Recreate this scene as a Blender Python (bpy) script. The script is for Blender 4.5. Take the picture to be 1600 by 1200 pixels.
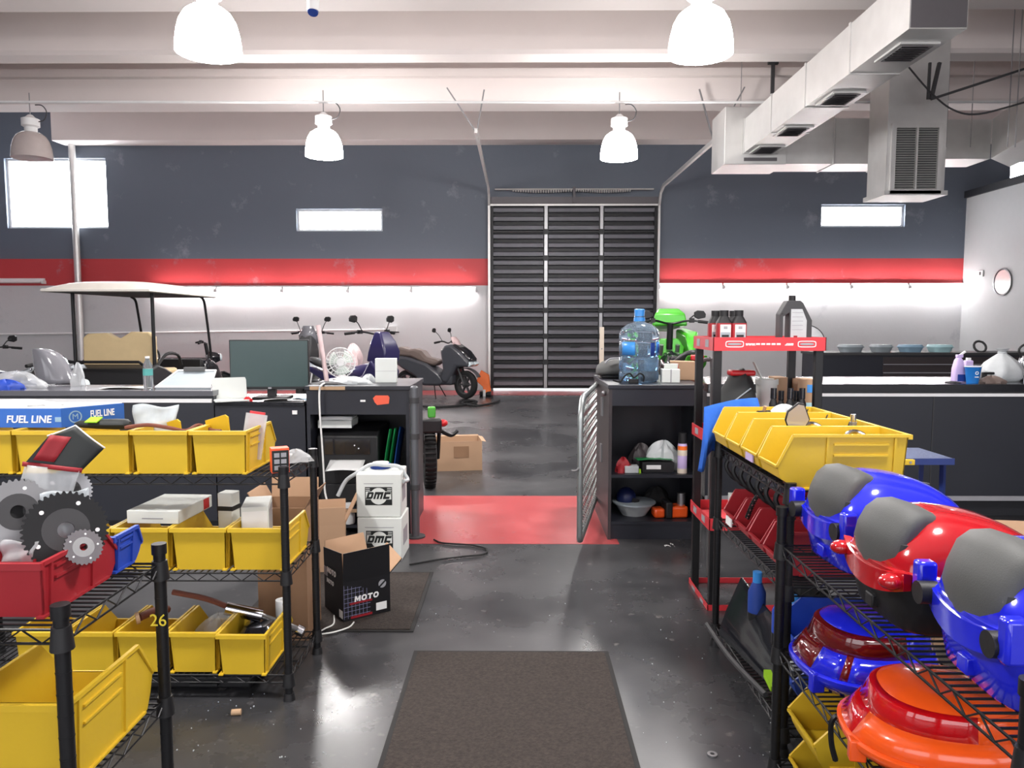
import bpy, bmesh, math, random
from mathutils import Vector, Matrix, Euler
random.seed(7)
PI = math.pi
R_ = math.radians
for _o in list(bpy.data.objects): bpy.data.objects.remove(_o)
SC = bpy.context.scene
COL = SC.collection

# ---------------------------------------------------------------- camera
F = 1155.0; CH = 1.55
PITCH = math.atan(95.0/F); YAW = 8.0/F
cam_d = bpy.data.cameras.new('camera'); cam_d.sensor_width = 36; cam_d.lens = F/1600*36
cam_d.clip_start = 0.05; cam_d.clip_end = 200
cam = bpy.data.objects.new('camera', cam_d); COL.objects.link(cam)
cam.location = (0, 0, CH); cam.rotation_euler = (PI/2-PITCH, 0, YAW)
SC.camera = cam
_RM = Euler((PI/2-PITCH, 0, YAW)).to_matrix()
def _ray(px, py): return _RM @ Vector(((px-800)/F, -(py-600)/F, -1))
def P(px, py, Y):
    d = _ray(px, py); return Vector((0, 0, CH)) + d*(Y/d.y)
def PZ(px, py, z):
    d = _ray(px, py); return Vector((0, 0, CH)) + d*((z-CH)/d.z)
def PX(px, Y): return P(px, 505, Y).x
def ZY(py, Y): return P(800, py, Y).z

# ---------------------------------------------------------------- world, light, exposure
w = bpy.data.worlds.new('world'); SC.world = w; w.use_nodes = True
bg = w.node_tree.nodes['Background']; bg.inputs[0].default_value = (.93, .96, 1, 1); bg.inputs[1].default_value = 3.0
vs = SC.view_settings
vs.view_transform = 'Standard'; vs.look = 'None'; vs.gamma = 1; vs.exposure = 0.25; vs.use_curve_mapping = False
LAMP_W = 70; LAMP_E = 66; TUBE_E = 75; WIN_E = 22; FRONT_E = 2.3

cy = SC.cycles; cy.max_bounces = 8; cy.diffuse_bounces = 4; cy.glossy_bounces = 3; cy.transmission_bounces = 6; cy.transparent_max_bounces = 8; cy.caustics_reflective = False; cy.caustics_refractive = False

# ---------------------------------------------------------------- helpers
def lin(c):
    r = []
    for x in c[:3]:
        x = x/255.0; r.append(x/12.92 if x <= .04045 else ((x+.055)/1.055)**2.4)
    return tuple(r)+(1,)
MATS = {}
def pm(name, col, rough=.5, metal=0, var=.08, scale=9, bump=0, bscale=60, coat=0, trans=0, alpha=1, ior=1.45, emit=0, rvar=0):
    m = bpy.data.materials.new(name); m.use_nodes = True; nt = m.node_tree; N = nt.nodes; L = nt.links
    b = N['Principled BSDF']; c = lin(col)
    tc = N.new('ShaderNodeTexCoord'); nz = N.new('ShaderNodeTexNoise'); nz.inputs['Scale'].default_value = scale; nz.inputs['Detail'].default_value = 4
    L.new(tc.outputs['Object'], nz.inputs['Vector'])
    mx = N.new('ShaderNodeMix'); mx.data_type = 'RGBA'
    mx.inputs[6].default_value = tuple(max(0, x*(1-var)) for x in c[:3])+(1,); mx.inputs[7].default_value = tuple(min(1, x*(1+var)) for x in c[:3])+(1,)
    L.new(nz.outputs['Fac'], mx.inputs[0]); L.new(mx.outputs[2], b.inputs['Base Color'])
    b.inputs['Roughness'].default_value = rough; b.inputs['Metallic'].default_value = metal
    b.inputs['Coat Weight'].default_value = coat; b.inputs['Coat Roughness'].default_value = .05
    b.inputs['Transmission Weight'].default_value = trans; b.inputs['Alpha'].default_value = alpha; b.inputs['IOR'].default_value = ior
    if rvar:
        mr = N.new('ShaderNodeMapRange'); mr.inputs[3].default_value = rough-rvar; mr.inputs[4].default_value = rough+rvar
        L.new(nz.outputs['Fac'], mr.inputs[0]); L.new(mr.outputs[0], b.inputs['Roughness'])
    if bump:
        n2 = N.new('ShaderNodeTexNoise'); n2.inputs['Scale'].default_value = bscale; n2.inputs['Detail'].default_value = 5
        L.new(tc.outputs['Object'], n2.inputs['Vector']); bp = N.new('ShaderNodeBump'); bp.inputs['Strength'].default_value = bump; bp.inputs['Distance'].default_value = .01
        L.new(n2.outputs['Fac'], bp.inputs['Height']); L.new(bp.outputs[0], b.inputs['Normal'])
    if emit:
        b.inputs['Emission Color'].default_value = c; b.inputs['Emission Strength'].default_value = emit
    MATS[name] = m; return m

class MB:
    def __init__(s): s.v = []; s.f = []
    def add(s, v, f):
        n = len(s.v); s.v += [tuple(x) for x in v]; s.f += [tuple(i+n for i in q) for q in f]; return s
    def box(s, x0, x1, y0, y1, z0, z1):
        return s.add([(x0,y0,z0),(x1,y0,z0),(x1,y1,z0),(x0,y1,z0),(x0,y0,z1),(x1,y0,z1),(x1,y1,z1),(x0,y1,z1)],
                     [(0,3,2,1),(4,5,6,7),(0,1,5,4),(1,2,6,5),(2,3,7,6),(3,0,4,7)])
    def obox(s, c, d, e=(0,0,0)):
        m = Euler(e).to_matrix(); c = Vector(c); x, y, z = [k/2 for k in d]
        return s.add([c+m@Vector(p) for p in [(-x,-y,-z),(x,-y,-z),(x,y,-z),(-x,y,-z),(-x,-y,z),(x,-y,z),(x,y,z),(-x,y,z)]],
                     [(0,3,2,1),(4,5,6,7),(0,1,5,4),(1,2,6,5),(2,3,7,6),(3,0,4,7)])
    def bar(s, a, b, wd, th=None):
        a = Vector(a); b = Vector(b); d = (b-a); q = d.to_track_quat('Z', 'Y').to_matrix(); th = th or wd; l = d.length
        vs = [(-wd/2,-th/2,0),(wd/2,-th/2,0),(wd/2,th/2,0),(-wd/2,th/2,0),(-wd/2,-th/2,l),(wd/2,-th/2,l),(wd/2,th/2,l),(-wd/2,th/2,l)]
        return s.add([a+q@Vector(p) for p in vs], [(0,3,2,1),(4,5,6,7),(0,1,5,4),(1,2,6,5),(2,3,7,6),(3,0,4,7)])
    def cyl(s, a, b, r, r2=None, n=12):
        a = Vector(a); b = Vector(b); r2 = r if r2 is None else r2
        q = (b-a).to_track_quat('Z', 'Y').to_matrix(); v = []; f = []
        for k in range(n):
            t = 2*PI*k/n; d = q@Vector((math.cos(t), math.sin(t), 0)); v += [a+d*r, b+d*r2]
        for k in range(n):
            i = 2*k; j = 2*((k+1)%n); f.append((i, j, j+1, i+1))
        f.append(tuple(2*k for k in range(n-1, -1, -1))); f.append(tuple(2*k+1 for k in range(n)))
        return s.add(v, f)
    def tube(s, pts, r, n=6, closed=False):
        pts = [Vector(p) for p in pts]; m = len(pts); rings = []; up = None
        for i, p in enumerate(pts):
            a = pts[(i-1) % m] if (i > 0 or closed) else p; b = pts[(i+1) % m] if (i < m-1 or closed) else p
            t = (b-a); t = t.normalized() if t.length > 1e-9 else Vector((0,0,1))
            if up is None: up = Vector((0,0,1)) if abs(t.z) < .9 else Vector((1,0,0))
            u = (up - t*up.dot(t)); u = u.normalized() if u.length > 1e-6 else t.orthogonal().normalized(); up = u; w_ = t.cross(u)
            rr = r[i] if isinstance(r, (list, tuple)) else r
            rings.append([p+(u*math.cos(2*PI*k/n)+w_*math.sin(2*PI*k/n))*rr for k in range(n)])
        if closed: rings.append(rings[0])
        return s.loft(rings, not closed, not closed)
    def loft(s, rings, c0=True, c1=True):
        n = len(rings[0]); v = [p for r in rings for p in r]; f = []
        for i in range(len(rings)-1):
            for k in range(n):
                a = i*n+k; b = i*n+(k+1) % n; f.append((a, b, b+n, a+n))
        if c0: f.append(tuple(range(n-1, -1, -1)))
        if c1: f.append(tuple(range((len(rings)-1)*n, len(rings)*n)))
        return s.add(v, f)
    def lathe(s, prof, n=24, c=(0,0,0), axis='z'):
        rings = []
        for r, z in prof:
            r = max(r, 5e-4)
            ring = []
            for k in range(n):
                t = 2*PI*k/n; x, y = r*math.cos(t), r*math.sin(t)
                p = (x, y, z) if axis == 'z' else ((x, z, y) if axis == 'y' else (z, x, y))
                ring.append((p[0]+c[0], p[1]+c[1], p[2]+c[2]))
            rings.append(ring)
        cap = prof[0] != prof[-1]
        return s.loft(rings, cap, cap)
    def prism(s, poly, d0, d1, axis='y'):
        g = {'x': lambda a, b, d: (d, a, b), 'y': lambda a, b, d: (a, d, b), 'z': lambda a, b, d: (a, b, d)}[axis]
        return s.loft([[g(a, b, d0) for a, b in poly], [g(a, b, d1) for a, b in poly]])
    def ball(s, c, rx, ry=None, rz=None, n=14, m=8):
        ry = ry or rx; rz = rz or rx; rings = []
        for i in range(m+1):
            t = -PI/2+PI*i/m; cr = max(math.cos(t), 1e-3)
            rings.append([(c[0]+rx*cr*math.cos(2*PI*k/n), c[1]+ry*cr*math.sin(2*PI*k/n), c[2]+rz*math.sin(t)) for k in range(n)])
        return s.loft(rings)
    def sheet(s, fn, nu, nv, th=0):
        v = [fn(i/nu, j/nv) for j in range(nv+1) for i in range(nu+1)]
        f = [(j*(nu+1)+i, j*(nu+1)+i+1, (j+1)*(nu+1)+i+1, (j+1)*(nu+1)+i) for j in range(nv) for i in range(nu)]
        return s.add(v, f)
    def xf(s, M): s.v = [tuple(M@Vector(p)) for p in s.v]; return s
    def build(s, name, mat, parent=None, smooth=40, bev=0, loc=(0,0,0), rot=(0,0,0), sub=0, solid=0, weld=0):
        me = bpy.data.meshes.new(name); me.from_pydata(s.v, [], s.f); me.validate()
        bm = bmesh.new(); bm.from_mesh(me)
        if weld: bmesh.ops.remove_doubles(bm, verts=bm.verts, dist=weld)
        bmesh.ops.recalc_face_normals(bm, faces=bm.faces); bm.to_mesh(me); bm.free()
        me.materials.append(MATS[mat] if isinstance(mat, str) else mat)
        if smooth:
            me.shade_smooth()
            if not sub: me.set_sharp_from_angle(angle=R_(smooth))
        o = bpy.data.objects.new(name, me); COL.objects.link(o); o.location = loc; o.rotation_euler = rot
        if parent: o.parent = parent
        if solid:
            md = o.modifiers.new('solid', 'SOLIDIFY'); md.thickness = solid; md.offset = 0
        if bev:
            md = o.modifiers.new('bevel', 'BEVEL'); md.width = bev; md.segments = 2; md.limit_method = 'ANGLE'; md.angle_limit = R_(40)
        if sub:
            md = o.modifiers.new('sub', 'SUBSURF'); md.levels = sub; md.render_levels = sub
        return o
def tag(o, label=None, cat=None, group=None, kind=None):
    if label: o['label'] = label
    if cat: o['category'] = cat
    if group: o['group'] = group
    if kind: o['kind'] = kind
    return o
def T(name, label, cat, loc=(0,0,0), rz=0, group=None, rot=None):
    o = bpy.data.objects.new(name, None); COL.objects.link(o); o.location = loc; o.rotation_euler = rot or (0, 0, rz); o.empty_display_size = .1
    return tag(o, label, cat, group)
def st(o): o['kind'] = 'structure'; return o
def stuff(o): o['kind'] = 'stuff'; return o
def copy_tree(o, parent=None):
    c = o.copy(); COL.objects.link(c)
    if parent: c.parent = parent
    for ch in [x for x in bpy.data.objects if x.parent == o]: copy_tree(ch, c)
    return c
def dup(o, loc, rz=None, label=None, group=None):
    c = copy_tree(o); c.location = loc
    if rz is not None: c.rotation_euler = (0, 0, rz)
    if label: c['label'] = label
    if group: c['group'] = group
    return c
def curve(pts, n=6, closed=False):
    pts = [Vector(p) for p in pts]; out = []; m = len(pts)
    rng = range(m if closed else m-1)
    for i in rng:
        g = (lambda k: pts[k % m]) if closed else (lambda k: pts[max(0, min(m-1, k))])
        a, b, c, d = g(i-1), g(i), g(i+1), g(i+2)
        for k in range(n):
            t = k/n; out.append(.5*((2*b)+(c-a)*t+(2*a-5*b+4*c-d)*t*t+(3*b-a-3*c+d)*t**3))
    if not closed: out.append(pts[-1])
    return out
def sup(a, b, e=3.0, n=32, c=(0,0), z=0):
    r = []
    for k in range(n):
        t = 2*PI*k/n; x, y = math.cos(t), math.sin(t)
        r.append((c[0]+a*math.copysign(abs(x)**(2/e), x), c[1]+b*math.copysign(abs(y)**(2/e), y), z))
    return r
def text(name, body, size, loc, rot, mat, parent, shear=0, sx=1, ext=.0006, bold=0):
    cu = bpy.data.curves.new(name, 'FONT'); cu.body = body; cu.size = size; cu.align_x = 'CENTER'; cu.align_y = 'CENTER'
    cu.extrude = ext; cu.shear = shear; cu.offset = bold; cu.resolution_u = 3
    t = bpy.data.objects.new(name+'_tmp', cu); COL.objects.link(t); dg = bpy.context.evaluated_depsgraph_get(); dg.update()
    me = bpy.data.meshes.new_from_object(t.evaluated_get(dg)); bpy.data.objects.remove(t)
    me.materials.clear(); me.materials.append(MATS[mat]); me.name = name
    o = bpy.data.objects.new(name, me); COL.objects.link(o); o.parent = parent; o.location = loc; o.rotation_euler = rot; o.scale = (sx, 1, 1)
    return o
GLYPH = {'D': (1.1, [(0,0),(0,1),(.9,1),(1.1,.85),(1.1,.15),(.9,0),(.401,0),(.401,.3),(.75,.3),(.75,.7),(.4,.7),(.4,0)]),
 'm': (1.5, [(0,0),(0,1),(1.5,1),(1.5,0),(1.15,0),(1.15,.65),(.92,.65),(.92,0),(.58,0),(.58,.65),(.35,.65),(.35,0)]),
 'C': (1.1, [(0,0),(0,1),(1.1,1),(1.1,.68),(.4,.68),(.4,.32),(1.1,.32),(1.1,0)]),
 'M': (1.2, [(0,0),(0,1),(.32,1),(.6,.52),(.88,1),(1.2,1),(1.2,0),(.9,0),(.9,.5),(.6,.08),(.3,.5),(.3,0)]),
 'T': (1.0, [(.34,0),(.34,.74),(0,.74),(0,1),(1,1),(1,.74),(.66,.74),(.66,0)]),
 'O': (1.1, [(.3,0),(0,.3),(0,.7),(.3,1),(.8,1),(1.1,.7),(1.1,.3),(.8,0),(.551,0),(.551,.25),(.7,.25),(.8,.38),(.8,.62),(.7,.75),(.4,.75),(.3,.62),(.3,.38),(.4,.25),(.55,.25),(.55,0)])}
def block_text(word, h, width, loc, rz, mat, parent, shear=.2):
    tot = sum(GLYPH[c][0] for c in word)+.18*(len(word)-1); k = width/tot; x = -width/2
    for c in word:
        w_, poly = GLYPH[c]
        MB().prism([(x+a*k+shear*(b-.5)*h, (b-.5)*h) for a, b in poly], -.0006, .0006, 'y').build('letter', mat, parent, smooth=0, loc=loc, rot=(0,0,rz))
        x += (w_+.18)*k
FR = (PI/2, 0, 0)      # lettering that faces -Y

# ---------------------------------------------------------------- materials
pm('ceiling', (205,196,194), .8, var=.06, scale=1.2, bump=.15, bscale=9)
pm('concrete_beam', (212,203,200), .8, var=.07, scale=1.0, bump=.2, bscale=8)
pm('white_metal', (225,225,225), .45)
pm('grey_wall', (168,170,171), .7, var=.03)
pm('black_trim', (30,31,36), .5)
pm('galv', (205,204,202), .38, .55, var=.12, scale=5, rvar=.08)
pm('galv_dark', (95,92,95), .5, .4)
pm('steel', (150,150,152), .35, .8)
pm('chrome', (205,205,210), .15, 1, var=.05)
pm('black_metal', (28,28,30), .42, .3)
pm('black_gloss', (26,27,32), .14, 0, coat=.6)
pm('black_lam', (35,37,45), .38, 0, var=.15, scale=3, rvar=.08)
pm('black_plastic', (24,24,26), .5, bump=.05)
pm('grey_plastic', (92,92,92), .55, bump=.08, bscale=200)
pm('dark_grey', (58,58,60), .6)
pm('rubber', (26,26,27), .8, bump=.1)
pm('yellow', (206,171,42), .42, var=.07, scale=6, bump=.04)
pm('red_bin', (154,36,44), .42, var=.08)
pm('blue_bin', (38,70,168), .42, var=.08)
pm('blue_gloss', (30,38,205), .14, coat=.8, var=.04)
pm('red_gloss', (168,16,26), .14, coat=.8, var=.06)
pm('orange_gloss', (238,88,28), .22, coat=.6, var=.06)
pm('red_lens', (190,14,22), .08, coat=1, var=.25, scale=14)
pm('dark_red_lens', (96,14,18), .1, coat=1, var=.2)
pm('pad', (76,77,76), .62, bump=.1, bscale=350)
pm('pad_dark', (46,48,48), .6, bump=.1, bscale=350)
pm('cardboard', (174,142,114), .85, var=.08, scale=5)
pm('card_dark', (140,108,82), .85, var=.1)
pm('white_card', (214,218,214), .7, var=.04)
pm('paper', (228,229,228), .8, var=.03)
pm('box_black', (22,22,25), .45)
pm('ink_black', (26,30,30), .6)
pm('ink_red', (140,24,34), .6)
pm('ink_white', (236,236,236), .6)
pm('ink_grey', (150,150,155), .6)
pm('ink_blue', (28,60,140), .6)
pm('grid_line', (140,140,175), .6)
pm('fuel_blue', (44,96,176), .5, var=.06)
pm('rack_red', (200,52,60), .4, var=.06)
pm('bag', (205,208,210), .25, alpha=.45, var=.2, scale=20)
pm('bag_grey', (178,182,184), .4, var=.15, scale=12, bump=.3, bscale=25)
pm('jug', (196,222,248), .05, trans=.85, ior=1.25, var=.1)
pm('water', (160,205,240), .05, trans=.9, ior=1.2)
pm('jug_blue', (60,140,215), .3)
pm('clear', (225,232,235), .05, trans=.8, ior=1.2)
pm('smoke_plastic', (120,120,126), .12, alpha=.85, coat=.6)
pm('beige', (205,182,140), .6, bump=.05)
pm('cart_roof', (232,227,218), .5)
pm('screen', (58,76,76), .3, var=.05)
pm('green', (70,165,44), .3, coat=.4)
pm('green_folder', (20,125,66), .4, var=.15)
pm('purple', (40,36,78), .3, coat=.4)
pm('scooter', (66,68,74), .35, coat=.3, var=.1)
pm('seat_brown', (112,98,92), .6, bump=.1)
pm('glass', (215,228,232), .06, var=.2, scale=30, coat=.5)
pm('pink', (226,200,200), .4)
pm('red_part', (190,34,40), .35)
pm('orange', (238,112,40), .4)
pm('blue_cloth', (40,96,190), .85, bump=.3, bscale=40)
pm('cup_blue', (30,112,190), .45)
pm('lilac', (200,180,225), .3)
pm('tub_blue', (138,170,192), .5)
pm('wood', (170,140,110), .7)
pm('diamond', (120,130,165), .35, .6, bump=.8, bscale=90, var=.3, scale=120)
pm('step_blue', (36,52,110), .35)
pm('skin_cable', (225,225,222), .5)
pm('mirror', (182,178,176), .22, .4)
pm('mirror_painted_reflection', (226,220,218), .15, .25)  # reflection of the bright wall put into the pale base colour
pm('lamp_off', (205,198,196), .35)
pm('brown', (110,62,48), .7)
pm('lime', (150,200,40), .5)
pm('fan_green', (215,226,218), .3, alpha=.7)
pm('carpet', (54,47,43), .95, var=.9, scale=75, bump=.9, bscale=180)
pm('mat_border', (26,25,25), .8)
pm('lamp_glow', (255,252,250), .4, emit=LAMP_E)
pm('tube_glow', (255,246,244), .4, emit=TUBE_E)
pm('tube_boosted', (255,250,250), .4, emit=TUBE_E*1.5)  # emission raised above the other tubes to whiten the right back wall
pm('navy', (22,32,74), .4)
pm('window_glow', (246,250,255), .3, emit=WIN_E)
pm('front_glow', (250,250,255), .3, emit=FRONT_E)
def special():
    # back wall: white plaster below, red band, slate above, with peeling patches
    m = bpy.data.materials.new('back_wall'); m.use_nodes = True; N = m.node_tree.nodes; L = m.node_tree.links; b = N['Principled BSDF']
    g = N.new('ShaderNodeNewGeometry'); sp = N.new('ShaderNodeSeparateXYZ'); L.new(g.outputs['Position'], sp.inputs[0])
    nz = N.new('ShaderNodeTexNoise'); nz.inputs['Scale'].default_value = 1.1; nz.inputs['Detail'].default_value = 9; nz.inputs['Roughness'].default_value = .68
    L.new(g.outputs['Position'], nz.inputs['Vector'])
    mr = N.new('ShaderNodeMapRange'); mr.inputs[1].default_value = 0; mr.inputs[2].default_value = 6; L.new(sp.outputs['Z'], mr.inputs[0])
    cr = N.new('ShaderNodeValToRGB'); cr.color_ramp.interpolation = 'CONSTANT'; e = cr.color_ramp.elements
    e[0].position = 0; e[0].color = lin((196,196,198)); e[1].position = ZY(447,17.1)/6; e[1].color = lin((184,58,62))
    x = e.new(ZY(405,17.1)/6); x.color = lin((92,100,112)); L.new(mr.outputs[0], cr.inputs[0])
    n2 = N.new('ShaderNodeValToRGB'); n2.color_ramp.elements[0].position = .60; n2.color_ramp.elements[1].position = .72; L.new(nz.outputs['Fac'], n2.inputs[0])
    mx = N.new('ShaderNodeMix'); mx.data_type = 'RGBA'; mx.inputs[7].default_value = lin((150,152,160)); L.new(cr.outputs[0], mx.inputs[6])
    ml = N.new('ShaderNodeMath'); ml.operation = 'MULTIPLY'; ml.inputs[1].default_value = .6; L.new(n2.outputs[0], ml.inputs[0]); L.new(ml.outputs[0], mx.inputs[0])
    L.new(mx.outputs[2], b.inputs['Base Color']); b.inputs['Roughness'].default_value = .55
    bp = N.new('ShaderNodeBump'); bp.inputs['Strength'].default_value = .35; bp.inputs['Distance'].default_value = .03; L.new(nz.outputs['Fac'], bp.inputs['Height']); L.new(bp.outputs[0], b.inputs['Normal'])
    MATS['back_wall'] = m
    # worn epoxy floors
    for nm, c0, c1, r0, r1 in (('floor_dark', (28,29,32), (84,84,86), .16, .42), ('floor_red', (152,52,56), (186,84,86), .2, .5)):
        m = bpy.data.materials.new(nm); m.use_nodes = True; N = m.node_tree.nodes; L = m.node_tree.links; b = N['Principled BSDF']
        g = N.new('ShaderNodeNewGeometry'); nz = N.new('ShaderNodeTexNoise'); nz.inputs['Scale'].default_value = .55; nz.inputs['Detail'].default_value = 8; nz.inputs['Roughness'].default_value = .6
        L.new(g.outputs['Position'], nz.inputs['Vector'])
        fn = N.new('ShaderNodeTexNoise'); fn.inputs['Scale'].default_value = 14; fn.inputs['Detail'].default_value = 8; L.new(g.outputs['Position'], fn.inputs['Vector'])
        cr = N.new('ShaderNodeValToRGB'); e = cr.color_ramp.elements; e[0].position = .32; e[0].color = lin(c0); e[1].position = .72; e[1].color = lin(c1); L.new(nz.outputs['Fac'], cr.inputs[0])
        fr = N.new('ShaderNodeValToRGB'); e = fr.color_ramp.elements; e[0].position = .64; e[0].color = (0,0,0,1); e[1].position = .78; e[1].color = (.5,.5,.5,1); L.new(fn.outputs['Fac'], fr.inputs[0])
        mx = N.new('ShaderNodeMix'); mx.data_type = 'RGBA'; mx.inputs[7].default_value = lin((130,125,122)); L.new(cr.outputs[0], mx.inputs[6]); L.new(fr.outputs[0], mx.inputs[0]); L.new(mx.outputs[2], b.inputs['Base Color'])
        mr = N.new('ShaderNodeMapRange'); mr.inputs[1].default_value = .3; mr.inputs[2].default_value = .7; mr.inputs[3].default_value = r0; mr.inputs[4].default_value = r1; L.new(nz.outputs['Fac'], mr.inputs[0]); L.new(mr.outputs[0], b.inputs['Roughness'])
        bp = N.new('ShaderNodeBump'); bp.inputs['Strength'].default_value = .12; bp.inputs['Distance'].default_value = .004; L.new(fn.outputs['Fac'], bp.inputs['Height']); L.new(bp.outputs[0], b.inputs['Normal'])
        MATS[nm] = m
special()

# ================================================================ the setting
WY = 17.1; XL = -12.8; XR = 13.2; YF = -4.0; HC = 6.5; BZ = 5.17
st(MB().box(XL, XR, YF, WY+.25, -.1, 0).build('floor', 'floor_dark', smooth=0))
st(MB().box(PX(560,5.2)+.2, .72, PZ(800,850,0).y, PZ(800,775,0).y, 0, .0015).build('floor_red_stripe', 'floor_red', smooth=0))
st(MB().box(-9.5, 3.6, 15.9, 16.95, 0, .0015).build('floor_red_line', 'floor_red', smooth=0))
st(MB().box(XL, XR, YF, WY+.25, HC, HC+.15).build('ceiling', 'ceiling', smooth=0))
DX0, DX1, DZ1 = PX(767, WY), PX(1023, WY), ZY(322, WY)
WINS = [(PX(20,WY), PX(176,WY), ZY(356,WY), ZY(246,WY)), (PX(467,WY), PX(600,WY), ZY(361,WY), ZY(326,WY)),
        (PX(1277,WY), PX(1407,WY), ZY(355,WY), ZY(320,WY)), (PX(1566,WY), PX(1640,WY), ZY(290,WY), ZY(250,WY))]
holes = WINS+[(DX0+.05, DX1-.05, -1, DZ1-.05)]
def wall(name, x0, x1, z0, z1, y0, y1, holes, mat):
    xs = sorted({x0, x1, *[min(max(h[i], x0), x1) for h in holes for i in (0,1)]}); zs = sorted({z0, z1, *[min(max(h[i], z0), z1) for h in holes for i in (2,3)]})
    m = MB()
    for a, b in zip(xs, xs[1:]):
        for c, d in zip(zs, zs[1:]):
            mx_, mz = (a+b)/2, (c+d)/2
            if not any(h[0] < mx_ < h[1] and h[2] < mz < h[3] for h in holes): m.box(a, b, y0, y1, c, d)
    bm = m.build(name, mat, smooth=0); st(bm)
    return bm
wall('wall_back', XL, XR, 0, HC, WY, WY+.25, holes, 'back_wall')
st(MB().box(XL-.2, XL, YF, WY+.25, 0, HC).build('wall_left', 'back_wall', smooth=0))
st(MB().box(XR, XR+.2, YF, WY+.25, 0, HC).build('wall_right', 'back_wall', smooth=0))
fw = [(-11,-6.4,.4,4.6), (-5.6,-1.0,.4,4.6), (-.2,4.4,.05,4.6), (5.2,9.8,.4,4.6)]
wall('wall_front', XL, XR, 0, HC, YF-.25, YF, fw, 'grey_wall')
for i, h in enumerate(WINS+fw):
    front = i >= len(WINS); y = YF-.15 if front else WY+.12
    wn = tag(MB().box(h[0], h[1], y, y+.02, h[2], h[3]).build('window_%d' % (i+1), 'front_glow' if front else 'window_glow', smooth=0), kind='structure')
    fm = MB(); t = .05; yy = y-.04
    fm.box(h[0], h[1], yy, yy+.1, h[2], h[2]+t).box(h[0], h[1], yy, yy+.1, h[3]-t, h[3]).box(h[0], h[0]+t, yy, yy+.1, h[2]+t, h[3]-t).box(h[1]-t, h[1], yy, yy+.1, h[2]+t, h[3]-t)
    fm.build('window_frame', 'white_metal', wn, smooth=0)
# concrete beams across the ceiling
def beam(y0, y1, z, x0=XL, lab='ceiling_beam', mat='concrete_beam', drop=0):
    m = MB(); m.prism([(y0-.06, HC), (y0, z+.05), (y0+.04, z), (y1-.04, z), (y1, z+.05), (y1+.06, HC)], x0, XR, 'x')
    return st(m.build(lab, mat, smooth=0))
for y0, y1 in ((3.2,3.7), (6.2, PZ(800,19,BZ).y), (PZ(800,83,BZ).y, PZ(800,99,BZ).y), (12.5, 13.05)): beam(y0, y1, BZ)
st(MB().box(XL, XR, 12.36, 12.5, BZ+.38, BZ+.5).build('ceiling_ledge', 'concrete_beam', smooth=0))
st(MB().box(PX(95,16.6), XR, 16.6, WY, ZY(218,16.6), HC).build('ceiling_soffit', 'concrete_beam', smooth=0))
st(MB().cyl((XL, 10.9, 4.74), (4.6, 10.9, 4.70), .018, n=8).cyl((4.6, 10.9, 4.70), (XR, 10.9, 4.70), .018, n=8).build('trim_1', 'white_metal'))
st(MB().cyl((PX(122,16.9), 16.98, 0), (PX(122,16.9), 16.98, ZY(216,16.98)), .07, n=12).box(PX(108,16.9), PX(133,16.9), 16.85, 17.08, ZY(222,16.98), ZY(214,16.98)).build('trim_2', 'galv'))
st(MB().cyl((XL, 17.05, ZY(523,17.05)), (PX(603,17.05), 17.05, ZY(515,17.05)), .025, n=6).box(PX(602,17.05), PX(620,17.05), 16.98, WY, ZY(519,17.05), ZY(510,17.05)).build('trim_3', 'white_metal'))
# office partition at right
OX = PX(1505, 17.0)
st(MB().box(OX, OX+.15, 13.0, WY, 0, ZY(308,17.0)-.02).box(OX+.15, XR, 13.0, 13.15, 0, ZY(308,17.0)-.02).build('wall_office', 'grey_wall', smooth=0))
st(MB().box(OX-.06, OX+.3, 12.9, WY, ZY(308,17.0)-.02, ZY(308,17.0)+.13).build('trim_5', 'black_trim', smooth=0))
t = T('round_mirror', 'round silver-rimmed wall mirror on the grey office wall', 'mirror', (OX-.002, OX*F/750.0, ZY(441, OX*F/750.0)))
MB().lathe([(.0,-.0),(.27,-.0),(.29,-.03),(.265,-.035),(.25,-.012)], 32, axis='x').build('rim', 'steel', t)
MB().lathe([(0,-.017),(.25,-.017),(.25,-.013),(0,-.013)], 32, axis='x').build('face', 'mirror_painted_reflection', t)
yy = OX*F/(1524-808); t = T('thermostat', 'small white thermostat on the grey office wall', 'thermostat', (OX-.002, yy, ZY(428,yy)))
MB().box(-.03, 0, -.09, .09, -.07, .07).build('case', 'white_metal', t, bev=.008); MB().box(-.034, -.03, -.03, .03, -.03, .04).build('display', 'dark_grey', t)

# ---------------------------------------------------------------- overhead door
D = T('sectional_overhead_door', 'tall black ribbed sectional overhead door in the back wall', 'door', ((DX0+DX1)/2, WY-.06, 0)); DW = (DX1-DX0)/2
nrow = 21; zb = .07; zt = DZ1
rowh = (zt-zb)/nrow; cw = 2*DW/3
MB().box(-DW, DW, .02, .05, zb, zt).build('backing', 'black_metal', D, smooth=0)
sl = MB(); sl.prism([(-.05, 0), (-.05, rowh*.42), (0, rowh*.56), (.02, rowh*.56), (.02, -rowh*.1), (0, -rowh*.1)], -cw/2+.06, cw/2-.06, 'x')
pm('door_slat', (98,98,104), .45, .2, var=.2, scale=4)
s0 = sl.build('slat', 'door_slat', D, smooth=0); first = True
for r in range(nrow):
    for c in range(3):
        o = s0 if first else s0.copy()
        if not first: COL.objects.link(o)
        first = False; o.parent = D; o.location = ((c-1)*cw, -.0, zb+.05+r*rowh)
for k, x in enumerate((-DW+.03, -cw/2, cw/2, DW-.03)):
    MB().box(x-.035, x+.035, -.075, .02, zb, zt).build('stile', 'steel' if k in (1,2) else 'black_metal', D, smooth=0)
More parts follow.
